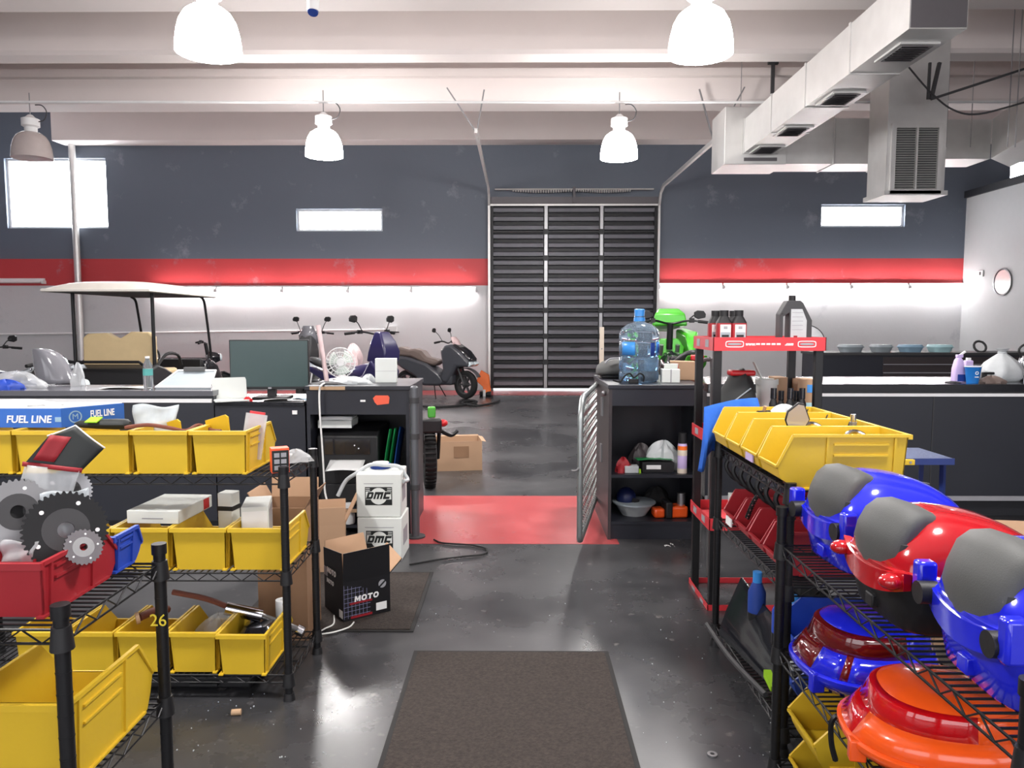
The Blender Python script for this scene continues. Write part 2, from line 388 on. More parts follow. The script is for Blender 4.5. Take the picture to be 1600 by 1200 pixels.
for k in range(7): 
    z = zb+(k)*(zt-zb)/7+.0
    MB().box(-DW, DW, -.065, .02, z-.02, z+.02).build('rail', 'black_metal', D, smooth=0)
for k in range(1, 7):
    for x in (-cw/2, cw/2): MB().box(x-.06, x+.06, -.085, -.07, zb+k*(zt-zb)/7-.06, zb+k*(zt-zb)/7+.06).build('hinge', 'black_metal', D, smooth=0)
MB().box(-.06, .16, -.1, -.06, 1.0, 1.06).build('handle', 'black_metal', D)
MB().box(-DW-.05, DW+.05, -.1, .05, zt, zt+.18).build('header', 'galv_dark', D, smooth=0)
MB().box(-DW-.05, DW+.05, -.115, -.1, zt-.02, zt+.02).build('header_lip', 'galv', D, smooth=0)
zs = ZY(298, WY)
sp = MB(); sp.cyl((-DW+.1, -.12, zs), (DW-.1, -.12, zs), .02, n=8)
for a, b in ((-DW+.5, 0-.03), (.03, DW-.6)):
    for k in range(24): x = a+(b-a)*k/24; sp.cyl((x, -.12, zs-.02+.03*math.sin(PI*k/24)*-1), (x+(b-a)/40, -.12, zs-.02-.03*math.sin(PI*k/24)), .035, n=8)
stuff(sp.build('torsion_spring', 'galv', D))
MB().box(-.03, .03, -.15, .05, zs-.3, zs+.05).build('spring_bracket', 'galv_dark', D, smooth=0)
for sgn in (-1, 1):
    x = sgn*(DW+.03); m = MB()
    pts = [(x,-.1,0), (x,-.1,zs-.35), (x,-.25,zs-.1), (x,-.6,zs), (x, -5.4 if sgn < 0 else -4.9, zs-.05)]
    for a, b in zip(pts, pts[1:]): m.bar(a, b, .05, .07)
    m.build('track', 'galv', D, smooth=0)
    ye = pts[-1][1]+.1; zt_ = ZY(137, WY-.06+ye)
    MB().bar((x, ye, zs-.05), (x+sgn*.45, ye, zt_), .035, .02).build('track_hanger', 'steel', D, smooth=0)
    MB().bar((x, ye+.1, zs-.05), (x+(.12 if sgn < 0 else -.25), ye+.1, zt_), .035, .02).build('track_hanger', 'steel', D, smooth=0)

# ---------------------------------------------------------------- fluorescent battens
def batten(x0, x1, z, lit, label, group):
    t = T('fluorescent_tube_light', label, 'light', ((x0+x1)/2, WY-.01, z), group=group); h = (x1-x0)/2-.02
    MB().box(-h, h, -.05, 0, .02, .09).build('batten', 'white_metal', t)
    MB().cyl((-h+.05, -.09, 0), (h-.05, -.09, 0), .022, n=8).build('tube', lit if isinstance(lit, str) else ('tube_glow' if lit else 'lamp_off'), t)
    for s in (-1, 1): MB().box(s*h-.02, s*h+.02, -.12, 0, -.035, .04).build('socket', 'white_metal', t)
ordn = ['first', 'second', 'third', 'fourth', 'fifth', 'sixth', 'seventh', 'eighth', 'ninth']
xs = [242, 341, 444, 546, 644, 745]
for k in range(5): batten(PX(xs[k],WY), PX(xs[k+1],WY), ZY(454.5,WY), True, 'glowing wall tube light left of the overhead door, %s from the door' % ordn[4-k], 'wall tube lights left of the door')
xs = [1027, 1127, 1226, 1325, 1415, 1504]
for k in range(5): batten(PX(xs[k],WY), PX(xs[k+1],WY), ZY(449,WY), 'tube_boosted' if k > 1 else True, 'glowing wall tube light right of the overhead door, %s from the door' % ordn[k], 'wall tube lights right of the door')
batten(PX(-40,WY), PX(76,WY), ZY(441,WY), False, 'unlit white wall tube light at far left above the golf cart', 'wall tube lights left of the door')

# ---------------------------------------------------------------- pendant lamps
def pendant(loc, lit, label, tilt=0, hang=.95):
    t = T('high_bay_lamp', label, 'lamp', loc, group='high bay pendant lamps')
    sh = MB().lathe([(.268,0),(.266,.07),(.254,.16),(.23,.25),(.19,.32),(.13,.365),(.06,.38)], 32)
    sh.add([], []); s = sh.build('shade', 'lamp_glow' if lit else 'smoke_lamp', t)
    MB().lathe([(.07,.36),(.085,.40),(.085,.44),(.12,.46),(.12,.56),(.07,.58),(.03,.62)], 16).build('ballast', 'white_metal', t)
    MB().tube(curve([(0,0,.6),(.0,0,.66),(.0,0,hang)], 4), .008).build('hook', 'steel', t)
    MB().tube(curve([(.1,0,.52),(.2,0,.55),(.24,0,.66),(.18,0,.75),(.08,0,.76)], 5), .008).build('flex_cable', 'dark_grey', t)
    if lit:
        l = bpy.data.lights.new('lamp', 'AREA'); l.shape = 'DISK'; l.size = .5; l.energy = LAMP_W; l.color = (1, .96, .93); l.spread = R_(170)
        lo = bpy.data.objects.new('lamp_light', l); COL.objects.link(lo); lo.parent = t; lo.location = (0, 0, -.01)
    return t
pm('smoke_lamp', (200,188,184), .2, alpha=.75, coat=.5)
YN = 6.45; YB = 10.9
pendant((PX(340,YN), YN, ZY(82,YN)), True, 'glowing high bay lamp nearest at upper left', hang=1.34)
pendant((PX(1086,YN), YN, ZY(86,YN)), True, 'glowing high bay lamp nearest, left of the big duct end', hang=1.34)
pendant((PX(512,YB), YB, ZY(244,YB)), True, 'farther glowing high bay lamp left of the overhead door', hang=.93)
pendant((PX(964,YB), YB, ZY(248,YB)), True, 'farther glowing high bay lamp above the overhead door', hang=.93)
pendant((PX(64,YB), YB, ZY(247,YB)), False, 'unlit high bay lamp before the left window', hang=.93)
pendant((-2.6, 1.9, 3.86), True, 'high bay lamp above the near left shelving', hang=2.2)
pendant((1.45, 1.9, 3.86), True, 'high bay lamp above the near right shelving', hang=2.2)
t = T('ceiling_camera', 'small white cylindrical camera hanging at the top of the picture', 'camera', P(489,18,6.2))
MB().cyl((0,0,.0),(0,.02,.14), .05, n=14).build('housing', 'white_metal', t); MB().cyl((0,-.006,-.012),(0,0,.0), .042, n=14).build('lens', 'ink_blue', t); MB().cyl((0,.02,.13),(0,.02,1.2), .02, n=8).build('stem', 'white_metal', t)

# ---------------------------------------------------------------- ducts
DXa, DXb, DYa, DYb = 3.44, 3.95, 6.75, 11.5; dz0 = ZY(54, DYa)+.04; dz1 = dz0+.5
t = T('air_duct', 'long galvanised square duct with ceiling registers at upper right', 'duct', (DXa, DYa, dz0))
w_ = DXb-DXa
for k in range(4):
    a = (DYb-DYa)*k/4; b = (DYb-DYa)*(k+1)/4
    MB().box(0, w_, a, b-.01, 0, .5).build('duct_section', 'galv', t, smooth=0)
    MB().box(-.012, w_+.012, b-.03, b+.01, -.012, .512).build('seam_flange', 'galv', t, smooth=0)
MB().box(.01, w_-.01, -.008, 0, .01, .49).build('end_cap', 'galv_dark', t, smooth=0)
for a in (.3, 1.75, 3.2, 4.25):
    r = MB().box(.08, w_-.06, a, a+.5, -.02, 0).build('register', 'galv', t, smooth=0)
    MB().box(.12, w_-.10, a+.05, a+.45, -.026, -.02).build('register_slot', 'galv_dark', r, smooth=0)
    for j in range(7): MB().obox((w_/2, a+.09+j*.053, -.03), (w_-.26, .03, .003), (.5,0,0)).build('slat', 'galv_dark', r, smooth=0)
t2 = T('duct_elbow', 'galvanised elbow box at the far end of the long duct', 'duct', (3.15, DYb+.02, ZY(257,DYb)))
MB().box(0, .95, .0, .75, 0, .86).build('elbow_body', 'galv', t2, smooth=0, bev=.01); MB().box(.3, .8, -.01, .0, .05, .1).build('seam_flange', 'galv_dark', t2, smooth=0)
t3 = T('branch_duct', 'galvanised branch duct running right from the elbow to the return plenum', 'duct', (4.10, DYb+.12, ZY(254,DYb)))
MB().cyl((.4,.3,.68),(.4,.3,HC-ZY(254,DYb)), .008, n=6).build('hanger_rod', 'steel', t3)
for a, b in ((0, .76), (.77, 1.56)):
    MB().box(a, b-.01, 0, .6, 0, .68).build('duct_section', 'galv', t3, smooth=0); MB().box(b-.02, b, -.015, .615, -.015, .695).build('seam_flange', 'galv', t3, smooth=0)
# return plenum with louvred grille
YPn = 10.2; px0, px1 = PX(1378, YPn), PX(1469, YPn); pz0, pz1 = ZY(305,YPn), 6.5; W = px1-px0
t4 = T('return_air_plenum', 'hanging galvanised return air box with louvred grille', 'air vent', (px0, YPn, pz0))
MB().box(.0, W, .06, .6, .06, pz1-pz0-.9).build('plenum_body', 'galv', t4, smooth=0)
MB().box(.12, W-.12, .12, .55, pz1-pz0-.9, pz1-pz0).build('riser', 'galv', t4, smooth=0)
MB().box(-.03, W+.03, .02, .64, 0, .06).build('bottom_flange', 'galv', t4, smooth=0)
gx0, gx1 = PX(1390,YPn)-px0, PX(1455,YPn)-px0; gz0, gz1 = ZY(296,YPn)-pz0, ZY(200,YPn)-pz0
m = MB(); f = .06
m.box(gx0-f, gx1+f, .02, .06, gz0-f, gz0).box(gx0-f, gx1+f, .02, .06, gz1, gz1+f).box(gx0-f, gx0, .02, .06, gz0, gz1).box(gx1, gx1+f, .02, .06, gz0, gz1)
g = m.build('grille_frame', 'galv', t4, smooth=0)
MB().box((gx0+gx1)/2-.012, (gx0+gx1)/2+.012, .02, .06, gz0, gz1).build('divider', 'galv', g, smooth=0)
m = MB(); n = 26
for k in range(n): m.obox(((gx0+gx1)/2, .045, gz0+(k+.5)*(gz1-gz0)/n), (gx1-gx0, .03, .004), (.7,0,0))
stuff(m.build('louvres', 'galv', g, smooth=0)); MB().box(gx0, gx1, .056, .06, gz0, gz1).build('grille_back', 'dark_grey', t4, smooth=0)
YR = 11.9
t5 = T('supply_duct', 'galvanised duct bending towards the camera at the right edge', 'duct', (0,0,0))
xa, xb = PX(1471,YR), PX(1515,YR); za, zb_ = ZY(256,YR), ZY(196,YR)
MB().box(xa-.25, xb, YR-.3, YR+.3, za, zb_).build('duct_section', 'galv', t5, smooth=0)
q0, q1 = P(1517,250,YR-.3), P(1640,205,8.6)
MB().loft([[(xb,YR-.32,za),(xb+.7,YR+.3,za),(xb+.7,YR+.3,zb_),(xb,YR-.32,zb_)],[(6.4,8.4,za),(7.2,8.8,za),(7.2,8.8,zb_),(6.4,8.4,zb_)]]).build('duct_section', 'galv', t5, smooth=0)
for k, (px, Y, zt_) in enumerate(((1478,11.3,6.5),(1516,11.6,6.5),(1574,9.9,6.5),(1586,9.7,6.5))):
    a = P(px, 230, Y); MB().cyl(a, (a.x, a.y, zt_), .008, n=6).build('hanger_rod', 'steel', t5)
for k, (px, Y) in enumerate(((1157,9.5),)):
    a = P(px, 180, 11.6); st(MB().cyl((a.x,a.y,a.z-.2), (a.x,a.y,HC), .006, n=6).build('trim_6', 'steel'))
t = T('drooping_wire', 'thin dark wire drooping from the ceiling right of the return air box', 'wire', P(1420,105,9.6))
b0 = P(1420,105,9.6); MB().tube(curve([P(1420,105,9.6)-b0, P(1455,145,9.6)-b0, P(1490,172,9.6)-b0, P(1530,178,9.6)-b0, P(1600,160,9.6)-b0], 6), .012).build('strand', 'dark_grey', t)
a = P(1455,155,9.9); t = T('steel_brace', 'slanted steel brace rods behind the drooping wire', 'brace', a)
MB().bar((0,0,0), P(1600,108,9.9)-a, .03).build('long_rod', 'dark_grey', t); MB().bar((0,0,0), P(1468,98,9.9)-a, .04).build('short_rod', 'dark_grey', t); MB().bar(P(1453,98,9.9)-a, P(1450,155,9.9)-a, .03).build('short_rod', 'dark_grey', t)
a = P(1207,135,12.33); a.z = BZ+.18; t = T('pipe_hanger', 'short dark pipe hanger on the ceiling left of the long duct', 'hanger', a); MB().bar((0,0,.36),(0,0,-.22), .05).build('rod', 'dark_grey', t); MB().box(-.08,.08,-.03,.03,.36,.42).build('plate', 'dark_grey', t)

# ================================================================ counters and cabinets
CY = 5.3
cx0, cx1 = -4.6, PX(327, CY); cz = ZY(611, CY)
t = T('service_counter', 'long black service counter with pale strip at left', 'counter', (cx1, CY, 0)); L = cx0-cx1
MB().box(L, 0, .03, .5, .1, cz-.04).build('body', 'black_lam', t, smooth=0); MB().box(L, 0, .08, .5, 0, .1).build('toe_kick', 'black_trim', t, smooth=0)
pm('counter_top', (92,92,98), .18, coat=.5, var=.08)
MB().box(L, .01, 0, .52, cz-.04, cz).build('worktop', 'counter_top', t, smooth=0, bev=.003)
MB().box(L, -.01, .018, .03, ZY(630,CY), ZY(624,CY)).build('strip', 'ink_white', t, smooth=0)
# low desk between counter and podium
dx1 = PX(476, CY); dz = ZY(628, CY)
t = T('low_desk', 'low black desk carrying the monitor and laptop', 'desk', (cx1+.012, CY, 0)); L = dx1-cx1-.03
MB().box(0, L, .02, .6, 0, dz-.03).build('body', 'black_lam', t, smooth=0); MB().box(0, L, 0, .62, dz-.03, dz).build('worktop', 'black_gloss', t, smooth=0, bev=.003)
MB().box(L-.09, L-.055, .01, .02, ZY(648,CY), ZY(642,CY)).build('sticker', 'paper', t, smooth=0)
# podium cabinet, open at the front
PZt = ZY(603, CY); px0, px1 = dx1+.0, PX(638, CY); W = px1-px0
t = T('podium_cabinet', 'tall black open cabinet with a red sticker beside the steel post', 'cabinet', (px0, CY, 0)); Dp = .75
MB().box(0, .025, 0, Dp, 0, PZt-.03).build('side_panel', 'black_lam', t, smooth=0); MB().box(W-.025, W, 0, Dp, 0, PZt-.03).build('side_panel', 'black_lam', t, smooth=0)
MB().box(.025, W-.025, Dp-.02, Dp, 0, PZt-.03).build('back_panel', 'black_lam', t, smooth=0); MB().box(-.01, W+.01, -.015, Dp+.01, PZt-.03, PZt).build('top', 'black_lam', t, smooth=0, bev=.004)
zap = ZY(648, CY); MB().box(.025, W-.025, .0, .02, zap, PZt-.03).build('apron', 'black_lam', t, smooth=0)
zsh = ZY(796, CY); MB().box(.025, W-.025, .01, Dp-.02, zsh-.025, zsh).build('shelf', 'black_lam', t, smooth=0); MB().box(.025, W-.025, 0, .01, zsh-.025, zsh).build('shelf_edge', 'wood', t, smooth=0)
MB().box(.025, W-.025, .02, Dp-.02, .05, .07).build('bottom', 'black_lam', t, smooth=0)
MB().box(.03, PX(538,CY)-px0, -.018, -.014, PZt-.028, PZt-.004).build('edge_strip', 'wood', t, smooth=0)
a, b = PX(581,CY)-px0, PX(607,CY)-px0; za, zb_ = ZY(633,CY), ZY(618,CY)
MB().prism([(a,zb_-.02),(a+.02,zb_),(b-.01,zb_),(b,zb_-.015),(b-.005,za+.01),(a+.03,za),(a+.012,za+.02)], -.003, 0, 'y').build('sticker', 'orange_sticker' if 'orange_sticker' in MATS else pm('orange_sticker', (222,92,66), .6), t, smooth=0)
MB().box(PX(561,CY)-px0, PX(569,CY)-px0, -.002, 0, ZY(628,CY), ZY(625,CY)).build('sticker', 'paper', t, smooth=0)
# printer inside with paper trays
pr = T('office_printer', 'black office printer inside the podium cabinet', 'printer', (px0+.04, CY+.1, zsh), 0); pw = PX(586,CY)-px0-.05; ph = ZY(672,CY+.1)-zsh
MB().prism([(0,0),(0,ph*.92),(.12,ph),(.5,ph),(.5,0)], 0, pw, 'x').build('case', 'black_plastic', pr, bev=.012)
MB().box(.06, pw-.06, -.006, .0, ph*.68, ph*.88).build('control_panel', 'black_gloss', pr, smooth=0)
for k in range(2): MB().cyl((pw*.62+k*.03, -.012, ph*(.8-.04*k)), (pw*.62+k*.03, 0, ph*(.8-.04*k)), .005, n=8).build('led', 'ink_white', pr)
MB().box(.03, pw-.03, -.03, .0, ph*.08, ph*.3).build('paper_drawer', 'black_plastic', pr, bev=.005)
def paper(name, label, loc, w, d, rz=0, curl=.01, mat='paper', tilt=0, cat='paper', group=None, th=.002):
    m = MB().sheet(lambda u, v: ((u-.5)*w, (v-.5)*d, curl*(math.sin(u*PI)*(1-v)+.3*math.sin(v*5+u*3))+.002), 8, 6)
    return tag(m.build(name, mat, None, solid=th, loc=loc, rot=(tilt,0,rz)), label, cat, group)
MB().sheet(lambda u, v: ((u-.5)*.26, (v-.5)*.17, .012*math.sin(u*PI)*(1-v)), 8, 5).build('printed_sheet', 'paper', pr, loc=(pw*.5, -.07, ph*.56), solid=.002, rot=(.35,0,0)); 
tr = tag(MB().box(0, .25, -.02, .2, 0, .015).box(0, .25, -.025, -.018, 0, .055).box(0,.006,-.02,.2,0,.06).box(.244,.25,-.02,.2,0,.06).build('paper_tray', 'white_card', None, loc=(px0+.05, CY+.13, zsh+ph+.012), bev=.003), 'white paper tray on top of the printer', 'tray')
paper('paper_stack', 'stack of white paper lying in the white tray', (px0+.175, CY+.23, zsh+ph+.075), .24, .2, curl=.004, th=.03)
gf = T('green_folder', 'green plastic folders leaning inside the podium cabinet', 'folder', (PX(611,CY), CY+.06, zsh))
for k in range(3): MB().sheet(lambda u, v, k=k: (.02*k-.1*(1-v)-.012*math.sin(v*3), u*.22, .02+v*.56-.05*u*u), 4, 6).build('sleeve', ('green_folder','green_folder','fuel_blue')[k], gf, solid=.004, rot=(0,0,.0)).location = (.01*k, .05*k, 0)
gf.rotation_euler = (0, R_(-3), 0)
# steel post
tp = T('steel_post', 'round grey steel gate post at the end of the podium cabinet', 'post', (PX(646,CY-.04), CY-.04, 0))
MB().cyl((0,0,.0),(0,0,ZY(606,CY)), .03, n=16).ball((0,0,ZY(606,CY)), .031, .031, .02).build('pipe', 'post_grey' if 'post_grey' in MATS else pm('post_grey', (98,100,104), .4, .4), tp); MB().cyl((0,0,0),(0,0,.012), .07, n=16).build('base_plate', 'dark_grey', tp)
for z in (.35, .72, .98): MB().cyl((0,0,z),(0,0,z+.04), .036, n=16).build('collar', 'dark_grey', tp)

# right reception cabinet
RY = 5.2; rx0, rx1 = PX(953, RY), PX(1100, RY); rz = ZY(601, RY); W = rx1-rx0; Dp = 1.0
t = T('reception_cabinet', 'black open-fronted cabinet under the big water bottle', 'cabinet', (rx0, RY, 0))
pm('side_lam', (58,52,54), .42, coat=.05, var=.12)
MB().box(0, .022, 0, Dp, 0, rz-.03).build('side_panel', 'side_lam', t, smooth=0); MB().box(W-.022, W, 0, Dp, 0, rz-.03).build('side_panel', 'black_lam', t, smooth=0)
MB().box(.022, W-.022, .55, .57, .02, rz-.03).build('back_panel', 'black_lam', t, smooth=0); MB().box(-.008, W+.008, -.012, Dp, rz-.03, rz).build('top', 'black_lam', t, smooth=0, bev=.004)
MB().box(.022, W-.022, .0, .02, ZY(634,RY), rz-.03).build('apron', 'black_lam', t, smooth=0)
zm, zl = ZY(742, RY), ZY(815, RY)
MB().box(.022, W-.022, .01, .55, zm-.022, zm).build('shelf', 'black_lam', t, smooth=0); MB().box(.022, W-.022, .01, .55, zl-.022, zl).build('shelf', 'black_lam', t, smooth=0); MB().box(.022, W-.022, .02, .04, 0, zl-.022).build('plinth', 'black_lam', t, smooth=0)
for y, z in ((.35,.92), (.38,.56)): MB().box(-.012, 0, y, y+.06, z-.07, z+.07).build('hinge', 'steel', t)
MB().ball((-.012,.2,rz-.08), .02).build('knob', 'steel', t)
# gate
ga = Vector((PX(936,6.15), 6.15, 0)); gb = Vector((PX(908,4.75), 4.75, 0)); gd = gb-ga; gl = gd.length
t = T('chain_link_gate', 'galvanised chain-link gate standing open beside the reception cabinet', 'gate', ga, math.atan2(gd.y, gd.x))
z0, z1 = .12, 1.06; c_ = .2
pts = [(0,0,z0),(gl-.05,0,z0)]+[(gl-.05+.05*math.sin(a), 0, z0+.05-.05*math.cos(a)) for a in (.5,1.1,PI/2)]+[(gl,0,z1-c_)]+[(gl-c_+c_*math.cos(a), 0, z1-c_+c_*math.sin(a)) for a in (.4,.8,1.2,PI/2)]+[(0,0,z1)]
pm('galv_pipe', (150,156,156), .35, .7, var=.15)
MB().tube(pts, .02, 10, closed=True).build('frame', 'galv_pipe', t)
m = MB(); s = .062; k = -1.2
while k < gl+1.2:
    for sg in (1, -1):
        zz = [z0+.01, z1-.02]; xs = [k, k+sg*(zz[1]-zz[0])*.75]
        n = 26; seg = []
        for i in range(n+1):
            u = i/n; x = xs[0]+(xs[1]-xs[0])*u; z = zz[0]+(zz[1]-zz[0])*u
            lim = gl-.01 if z < z1-c_ else gl-c_+math.sqrt(max(0, c_*c_-(z-z1+c_)**2))-.005
            if .01 < x < lim: seg.append((x, .006*sg*(1 if i % 2 else -1), z))
        if len(seg) > 1: m.tube(seg, .0028, 4)
    k += s
stuff(m.build('wire_mesh', 'galv_pipe', t))
MB().tube(curve([(gl,0,.62),(gl+.04,-.02,.6),(gl+.04,-.05,.6)], 4), .008).build('latch', 'steel', t)
for z in (.35, .85): MB().tube([(0,0,z),(-.05,-.02,z)], .012).build('hinge', 'steel', t)

# right counter
QY = 5.8; qx0, qx1 = 1.5, 5.6; qz = ZY(600, QY)
t = T('sales_counter', 'long black sales counter with white strip at right', 'counter', (qx0, QY, 0)); L = qx1-qx0
pm('counter_gloss', (120,118,122), .08, coat=.8)
zs_ = ZY(617, QY)
MB().box(0, L, 0, .82, qz-.065, qz).build('worktop', 'black_gloss', t, smooth=0, bev=.004)
MB().box(.0, L, .03, .8, .16, qz-.065).build('body', 'black_lam', t, smooth=0); MB().box(0, L, .1, .75, 0, .16).build('toe_kick', 'black_trim', t, smooth=0)
MB().box(0, L, .015, .03, zs_-.012, zs_+.012).build('strip', 'ink_white', t, smooth=0); MB().box(0, L, .015, .03, ZY(782,QY), ZY(775,QY)).build('base_strip', 'ink_grey', t, smooth=0)
for px in (1262, 1468, 1690): MB().box(PX(px,QY)-qx0-.004, PX(px,QY)-qx0+.004, .026, .03, .2, zs_-.02).build('panel_joint', 'dark_grey', t, smooth=0)
# far workbench with drawers
BY = 12.0; bx0, bx1 = PX(1285,BY), PX(1640,BY); bz = ZY(551, BY)
t = T('workbench', 'long dark workbench with drawers before the bright wall', 'workbench', (bx0, BY, 0)); L = bx1-bx0
MB().box(0, L, .02, .8, 0, bz-.04).build('body', 'black_lam', t, smooth=0); MB().box(-.02, L, 0, .82, bz-.04, bz).build('top', 'dark_grey', t, smooth=0)
d0, d1 = PX(1383,BY)-bx0, PX(1496,BY)-bx0
for k in range(4):
    za = bz-.06-(k+1)*.135
    for a, b in ((d0, d1), (d1+.03, L-.02)):
        d = MB().box(a, b, 0, .02, za+.012, za+.125).build('drawer', 'brown_black' if 'brown_black' in MATS else pm('brown_black', (52,46,48), .5), t, smooth=0); MB().box(a, b, -.015, 0, za+.0, za+.012).build('pull', 'ink_grey', d, smooth=0)
for k, (px, w_, mt, lb) in enumerate(((1330,.36,'tub_grey','grey plastic tub on the workbench, leftmost of four'), (1378,.3,'tub_grey','grey tub with dark things beside it on the workbench, second from left'), (1424,.34,'tub_blue','pale blue tub on the workbench, third from left'), (1470,.34,'tub_pale','palest blue tub on the workbench near the office wall'))):
    if mt not in MATS: pm(mt, {'tub_grey':(150,160,166),'tub_pale':(176,214,220)}[mt], .5)
    o = T('plastic_tub', lb, 'tub', (PX(px,BY+.3), BY+.3, bz), group='tubs on the workbench')
    MB().loft([sup(w_/2*.8,.13,4,24,z=0), sup(w_/2*.95,.16,4,24,z=.07), sup(w_/2,.17,4,24,z=.09), sup(w_/2*.9,.155,4,24,z=.125)]).build('tub_body', mt, o); MB().loft([sup(w_/2+.01,.18,4,24,z=.08), sup(w_/2+.01,.18,4,24,z=.092)]).build('rim', mt, o)
o = T('coil_of_cable', 'small dark coil lying on the workbench before the office wall', 'cable', (PX(1533,BY+.3), BY+.3, bz)); MB().tube([(.1*math.cos(a*.6), .04*math.sin(a*.6), .09+.09*math.sin(a*.6)) for a in range(22)], .018).build('loop', 'dark_grey', o)

# ================================================================ wire shelving
def wire_unit(label, x0, x1, y0, y1, zs, zp, wires='y', foot=True):
    t = T('wire_shelving_unit', label, 'shelf', (x0, y0, 0)); X = x1-x0; Y = y1-y0; r = .0165
    first = None
    for a in (0, X):
        for b in (0, Y):
            m = MB().cyl((a,b,.03),(a,b,zp-.03), r, n=12).cyl((a,b,zp-.03),(a,b,zp), r*1.25, n=12)
            k = .1
            while k < zp-.06: m.cyl((a,b,k),(a,b,k+.003), r*1.05, n=12); k += .0508
            p = m.build('post', 'black_metal', t)
            MB().cyl((a,b,0),(a,b,.03), r*1.5, r*1.2, n=12).build('foot', 'black_plastic', p)
            for z in zs: MB().cyl((a,b,z-.045),(a,b,z+.01), r*1.55, r*1.25, n=12).build('sleeve', 'black_plastic', p)
    for z in zs:
        m = MB(); q = .0035
        for h in (0, -.032):
            m.tube([(0,0,z+h),(X,0,z+h),(X,Y,z+h),(0,Y,z+h)], q, 6, closed=True)
        for (ax, ay, bx_, by_) in ((0,0,X,0),(X,0,X,Y),(X,Y,0,Y),(0,Y,0,0)):
            ln = math.hypot(bx_-ax, by_-ay); n = int(ln/.045)
            pts = [(ax+(bx_-ax)*i/n, ay+(by_-ay)*i/n, z-(.032 if i % 2 else 0)) for i in range(n+1)]
            m.tube(pts, .0026, 5)
        s = m.build('shelf_frame', 'black_metal', t)
        m = MB(); ln = X if wires == 'y' else Y; n = int(ln/.027)
        for i in range(1, n):
            c = ln*i/n
            if wires == 'y': m.bar((c,0,z), (c,Y,z), .0042)
            else: m.bar((0,c,z), (X,c,z), .0042)
        for fr in (.33, .66):
            if wires == 'y': m.bar((0,Y*fr,z-.006), (X,Y*fr,z-.006), .007)
            else: m.bar((X*fr,0,z-.006), (X*fr,Y,z-.006), .007)
        stuff(m.build('wire_deck', 'black_metal', s))
    return t
def shelfz(py, Y): return ZY(py, Y)
ZA1, ZA0 = .86, .455
AX = -1.028; AY0, AY1 = 1.61, 2.07
ua = wire_unit('low black wire shelving unit nearest at left', AX-.91, AX, AY0, AY1, (ZA0, ZA1), .92, 'x')
text('number_mark', '26', .05, (.91, AY1-AY0-.022, .70), FR, pm('chalk', (225,205,60), .7) and 'chalk', ua)
BX = -.94; BY0, BY1 = 2.93, 3.36
ZB = (.105, .535, .935)
wire_unit('black wire shelving unit with yellow bins at left, behind the nearest unit', BX-1.5, BX, BY0, BY1, ZB, .975, 'y')
CX = .955; CY0, CY1 = 2.55, 3.46; ZC = (.1, .62, .965)
wire_unit('black wire shelving unit with yellow bins at right', CX, CX+.46, CY0, CY1, ZC, .995, 'x')
DX_ = .90; DY0, DY1 = 1.25, 2.47; ZD = (.03, .43, .795)
wire_unit('black wire shelving unit with motorcycle top cases nearest at right', DX_, DX_+.5, DY0, DY1, ZD, .93, 'x')

